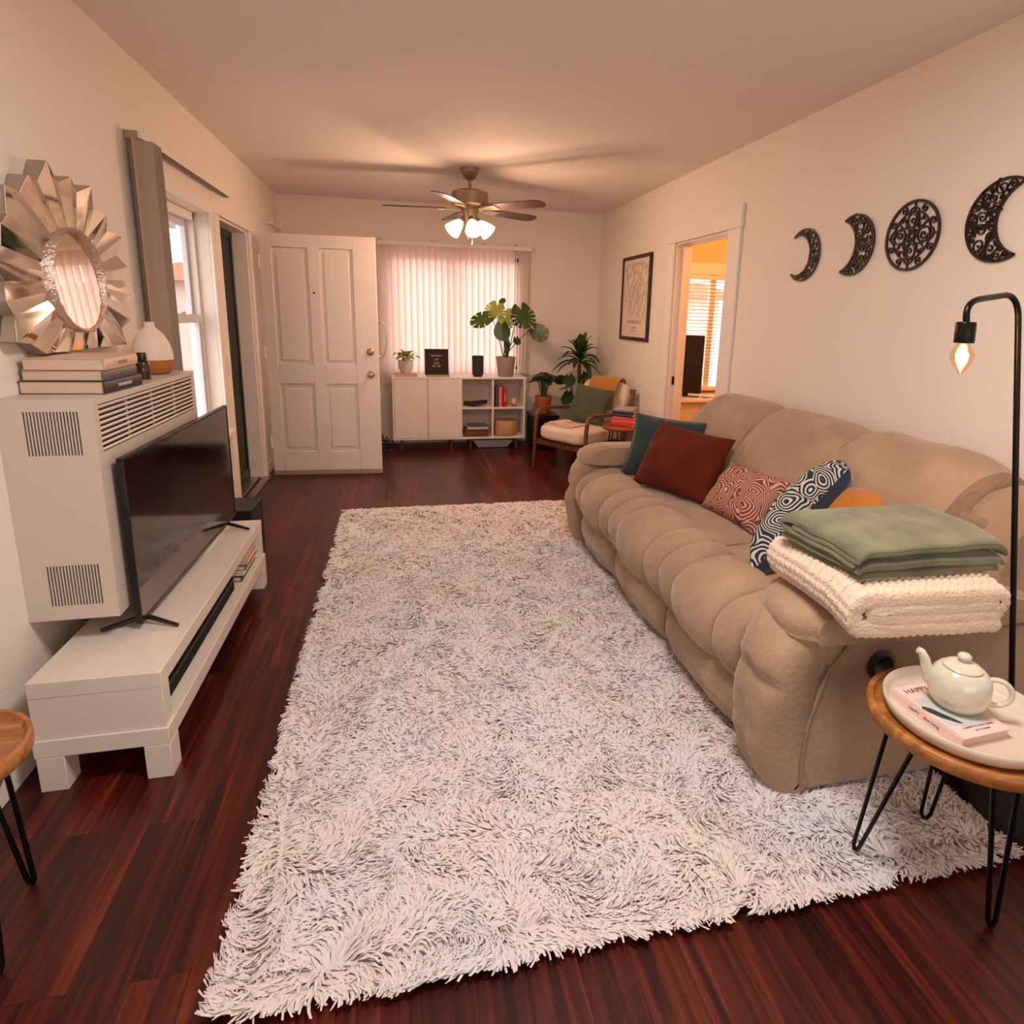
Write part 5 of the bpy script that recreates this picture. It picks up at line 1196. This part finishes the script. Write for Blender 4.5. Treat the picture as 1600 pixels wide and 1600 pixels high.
# tasselled cream throw end on the seat
fr = MB(); rg = random.Random(2)
for i in range(9):
    for j in range(7):
        x = .12 + .035 * i + rg.uniform(-.008, .008); y = .10 + .03 * j + rg.uniform(-.008, .008)
        fr.puff(C_(x, y, .424 + .012 * math.sin(i * .8)), (.024, .018, .009), 2.2, 3, RM3 @ Matrix.Rotation(rg.uniform(0, 3), 3, 'Z'))
for i in range(14):
    x = .12 + .022 * i; fr.tube([C_(x, .10, .424), C_(x + rg.uniform(-.01, .01), .06, .423), C_(x + rg.uniform(-.015, .015), .030, .421)], .0035, 5)
solo('tasselled_scarf', fr, M('pale_pink_wool', (224, 188, 170), .95), 'pale tasselled scarf crumpled on the armchair seat', 'scarf', angle=80)
SAGE = M('sage_velvet', (70, 74, 46), .8, sheen=.2, bump=.15, bscale=25, var=.15)
cushion(C_(.13, .31, .425), C_(.53, .36, .425), C_(.56, .50, .735), C_(.14, .46, .775), .06, 'throw_pillow', SAGE, 'sage green cushion propped on the cream armchair', seed=22, group=None)
# ================================================================== round side table with books
rt_ = thing('round_side_table', 'small round walnut side table between the armchair and the sofa', 'side table', (1.865, 4.98, 0))
obj('table_top', MB().lathe([(0, .455), (.165, .455), (.178, .465), (.180, .478), (.175, .485), (0, .485)], (1.865, 4.98, 0), 48), wood('cherry_wood', (120, 60, 34), (150, 80, 48), (172, 100, 64), .35), rt_, angle=50)
for a in (200, 320, 80):
    a = math.radians(a); p = Vector((1.865 + .12 * math.cos(a), 4.98 + .12 * math.sin(a), .455)); q = Vector((1.865 + .155 * math.cos(a), 4.98 + .155 * math.sin(a), 0)); s_ = Vector((-math.sin(a), math.cos(a), 0)) * .02
    hairpin(rt_, p - s_, p + s_, q, .005)
B_COR = M('book_coral', (236, 96, 74), .5); B_RED2 = M('book_scarlet', (196, 46, 38), .5); B_PLUM = M('book_plum', (62, 44, 62), .5); B_LIL = M('book_lilac', (176, 162, 172), .5)
z = .4856
for i, (t_, c, w_, lab) in enumerate(((.026, B_RED2, .235, 'scarlet book at the bottom of the pile on the round side table'), (.030, B_COR, .235, 'coral book second from the bottom on the round side table'), (.026, B_COR, .225, 'coral book in the middle of the pile on the round side table'), (.024, B_PLUM, .225, 'dark plum book below the navy one on the round side table'), (.022, B_NAVY, .215, 'navy book second from the top on the round side table'), (.024, B_LIL, .20, 'lilac grey book on top of the pile on the round side table'))):
    book((1.885 + .003 * (i % 3), 4.985, z), w_ * .85, .165, t_, .08 * ((i % 3) - 1) - .62, c, lab, group='books on the round side table'); z += t_ + .0006

# ================================================================== end table by the sofa
et = thing('end_table', 'round wooden tray-top end table with black hairpin legs beside the near sofa arm', 'side table', (1.305, 1.03, 0))
TC = Vector((1.303, 1.040, 0)); TR_ = .217
obj('table_top', dish_top(TC, TR_, .456, .496, 72), ACACIA, et, angle=50)
hairpin(et, (1.125, 1.085, .452), (1.150, 1.025, .452), (1.150, 1.150, .03), .0052, .010)
hairpin(et, (1.235, .905, .452), (1.290, .890, .452), (1.345, .922, 0), .0058, .012)
hairpin(et, (1.405, 1.185, .452), (1.455, 1.155, .452), (1.425, 1.205, .028), .0052, .016)
# tray
TRAY = M('cream_stoneware', (216, 200, 178), .45, bump=.1, bscale=60); zt2 = .4803
TYC = Vector((1.302, 1.042, zt2))
tr = MB().lathe([(0, 0), (.158, 0), (.172, .006), (.180, .022), (.181, .034), (.178, .037), (.174, .034), (.168, .016), (.160, .010), (0, .009)], TYC, 72)
solo('serving_tray', tr, TRAY, 'round cream stoneware tray on the near wooden end table', 'tray', angle=50)
# book on the tray
bz = zt2 + .0095
BLUSH = M('book_cover_blush', (232, 200, 190), .45); tb1, RB = book((1.265, 1.055, bz), .215, .150, .024, 0, BLUSH, 'blush pink book lying on the round tray under the teapot', title='the slow morning', tcol=INK, tsize=.010) if False else (None, None)
bkt = thing('tray_book', 'blush pink book lying on the round tray under the teapot', 'book', (1.26, 1.05, bz))
pA, pB, pD = Vector((1.174, 1.150, 0)), Vector((1.186, .948, 0)), Vector((1.335, 1.148, 0))
ex = (pB - pA).normalized(); ey = Vector((-ex.y, ex.x, 0)); BW_, BD_, BT_ = .196, .142, .024
RB = basis(Vector((pA.x, pA.y, bz)) + Vector((.004, -.004, 0)), ex, ey, Vector((0, 0, 1)))
obj('cover', MB().box(0, BW_, 0, BD_, 0, .002, RB).box(0, BW_, 0, BD_, BT_ - .002, BT_, RB).box(0, BW_, -.002, .003, 0, BT_, RB), BLUSH, bkt, bevel=.0008)
obj('pages', MB().box(.003, BW_ - .003, .003, BD_ - .004, .002, BT_ - .002, RB), M('book_pages_pink', (214, 184, 172), .85), bkt, smooth=False)
GRY = M('cover_grey_wash', (196, 196, 192), .5)
obj('cover_art', MB().prism([(.055, .012), (.15, .012), (.165, .05), (.16, .128), (.07, .128), (.05, .07)], .0002, lambda a, b2, t: RB @ Vector((a, b2, BT_ + .0001 + t))), GRY, bkt, smooth=False)
obj('leaf_motif', MB().prism([(.078, .012), (.084, .006), (.10, .008), (.125, .020), (.150, .042), (.154, .052), (.135, .046), (.11, .034), (.09, .026)], .0003, lambda a, b2, t: RB @ Vector((a, b2, BT_ + .0004 + t))), M('deep_green_print', (44, 58, 44), .5), bkt, smooth=False)
up = basis(RB @ Vector((.030, .02, BT_ + .0004)), ey, -ex, Vector((0, 0, 1)))
text('cover_title', 'HAPPY', .024, INK, up, bkt, .0002, 'LEFT')
text('cover_text', 'A GUIDE TO SLOW LIVING', .0075, INK, basis(RB @ Vector((.170, BD_ * .55, BT_ + .0004)), ey, -ex, Vector((0, 0, 1))), bkt, .0002)
text('cover_text', 'BY M. DUNN', .0075, INK, basis(RB @ Vector((.182, BD_ * .55, BT_ + .0004)), ey, -ex, Vector((0, 0, 1))), bkt, .0002)
text('spine_title', 'HAPPY    slow living', .010, INK, basis(RB @ Vector((BW_ / 2, -.0024, .008)), ex, Vector((0, 0, 1)), -ey), bkt, .0002)
# teapot
TPM = M('teapot_glaze', (214, 206, 184), .12, coat=.5, var=.05, vscale=60)
tz = bz + BT_ + .0005; tc_ = Vector((1.284, 1.060, tz))
tp = thing('teapot', 'glossy cream ceramic teapot standing on the blush book on the tray', 'teapot', tc_)
body = [(0, 0), (.040, 0), (.052, .006), (.063, .024), (.066, .044), (.0645, .068), (.058, .086), (.048, .097), (.044, .0995), (.040, .097), (0, .096)]
obj('body', MB().lathe(body, tc_, 56), TPM, tp, angle=60)
lid = obj('lid', MB().lathe([(0, .098), (.040, .098), (.0415, .1015), (.034, .108), (.018, .114), (0, .116)], tc_, 48), TPM, tp, angle=60)
obj('lid_knob', MB().lathe([(0, .112), (.009, .112), (.0085, .117), (.0145, .122), (.0150, .129), (.010, .134), (0, .135)], tc_, 32), TPM, lid, angle=60)
sdir = (on_ := Vector((-.80, .60, 0))).normalized()
pts = [tc_ + sdir * a + Vector((0, 0, z)) for a, z in ((.046, .042), (.062, .055), (.072, .078), (.078, .100), (.087, .116), (.096, .120))]
obj('spout', MB().tube([pts[i // 4].lerp(pts[min(5, i // 4 + 1)], (i % 4) / 4) for i in range(21)], [.020 - .0122 * (i / 20) ** .7 for i in range(21)], 18), TPM, tp, angle=60)
hd = -sdir; pts = []
for i in range(21):
    a = math.radians(118 - 236 * i / 20); pts.append(tc_ + hd * (.072 + .032 * math.cos(a)) + Vector((0, 0, .052 + .032 * math.sin(a))))
obj('handle', MB().tube(pts, .0062, 12), TPM, tp, angle=60)
# ================================================================== floor lamp
fl = thing('floor_lamp', 'black floor lamp with a bent neck and bare glowing filament bulb', 'floor lamp', (1.70, 1.18, 0))
obj('base', MB().lathe([(0, 0), (.150, 0), (.165, .01), (.160, .13), (.150, .145), (0, .15)], (1.765, 1.185, 0), 48), M('lamp_base_black', (16, 14, 15), .6), fl, angle=50)
A_ = Vector((1.663, 1.172, .14)); B_ = pt(1591, 500, 1.33); Cn = pt(1578, 466, 1.33); Dn = pt(1535, 468, 1.29); En = pt(1512, 480, 1.26); F_ = pt(1510, 503, 1.25)
pts = [A_.lerp(B_, s / 8) for s in range(9)]
def qb(a, b_, c, n=7): return [a * (1 - t) ** 2 + b_ * 2 * t * (1 - t) + c * t * t for t in [i / n for i in range(1, n + 1)]]
K1 = pt(1592, 463, 1.33); K2 = pt(1572, 461, 1.325); K3 = pt(1534, 467, 1.27); K4 = pt(1511, 470, 1.255); K5 = pt(1510, 492, 1.25)
pts += qb(B_, K1, K2) + [K3] + qb(K3, K4, K5) + [F_]
obj('pole', MB().tube(pts, .0075, 14), BLACK, fl, angle=60)
S0 = F_; dn_ = (pt(1507, 600, 1.25) - F_).normalized(); dn_ = Vector((dn_.x * .3, 0, -1)).normalized(); sm = basis(S0, Vector((1, 0, 0)), Vector((0, 1, 0)) , -dn_)
obj('socket', MB().lathe([(0, -.050), (.0215, -.050), (.022, -.046), (.022, -.004), (.020, 0), (0, 0)], n=28, mat=sm), BLACK, fl, angle=50)
BG = bpy.data.materials.new('clear_bulb_glass'); BG.use_nodes = True; nt = BG.node_tree; nt.nodes.remove(nt.nodes['Principled BSDF'])
t = nt.nodes.new('ShaderNodeBsdfTransparent'); t.inputs[0].default_value = (1, .86, .7, 1); g = nt.nodes.new('ShaderNodeBsdfGlossy'); g.inputs['Roughness'].default_value = .05; x = nt.nodes.new('ShaderNodeMixShader'); x.inputs[0].default_value = .06
nt.links.new(t.outputs[0], x.inputs[1]); nt.links.new(g.outputs[0], x.inputs[2]); nt.links.new(x.outputs[0], nt.nodes['Material Output'].inputs[0])
bu = obj('bulb', MB().lathe([(0, -.132), (.003, -.128), (.008, -.118), (.021, -.100), (.0265, -.085), (.025, -.072), (.016, -.055), (.013, -.050), (0, -.050)], n=28, mat=sm), BG, fl, angle=60)
FI = M('filament', (255, 190, 110), .5, emit=42, ecol=(255, 196, 120))
f = MB()
for k in range(6):
    a = k * PI / 3; f.tube([sm @ Vector((.003 * math.cos(a), .003 * math.sin(a), -.062)), sm @ Vector((.013 * math.cos(a + .5), .013 * math.sin(a + .5), -.080)), sm @ Vector((.011 * math.cos(a + 1), .011 * math.sin(a + 1), -.092)), sm @ Vector((.003 * math.cos(a + 1.4), .003 * math.sin(a + 1.4), -.105))], .0022, 8)
obj('filament', f, FI, bu)
point('floor_lamp_light', sm @ Vector((0, 0, -.085)), 8.0, (1.0, .50, .24), .012)
# lamp cord behind the table
solo('lamp_cord', MB().tube([(1.85, 1.24, .12), (1.95, 1.27, .30), (1.98, 1.28, .42), (2.06, 1.25, .22), (2.14, 1.1, .06)], .004, 8), BLKP, 'black cord curling behind the floor lamp by the wall', 'cord')
# free-standing check values
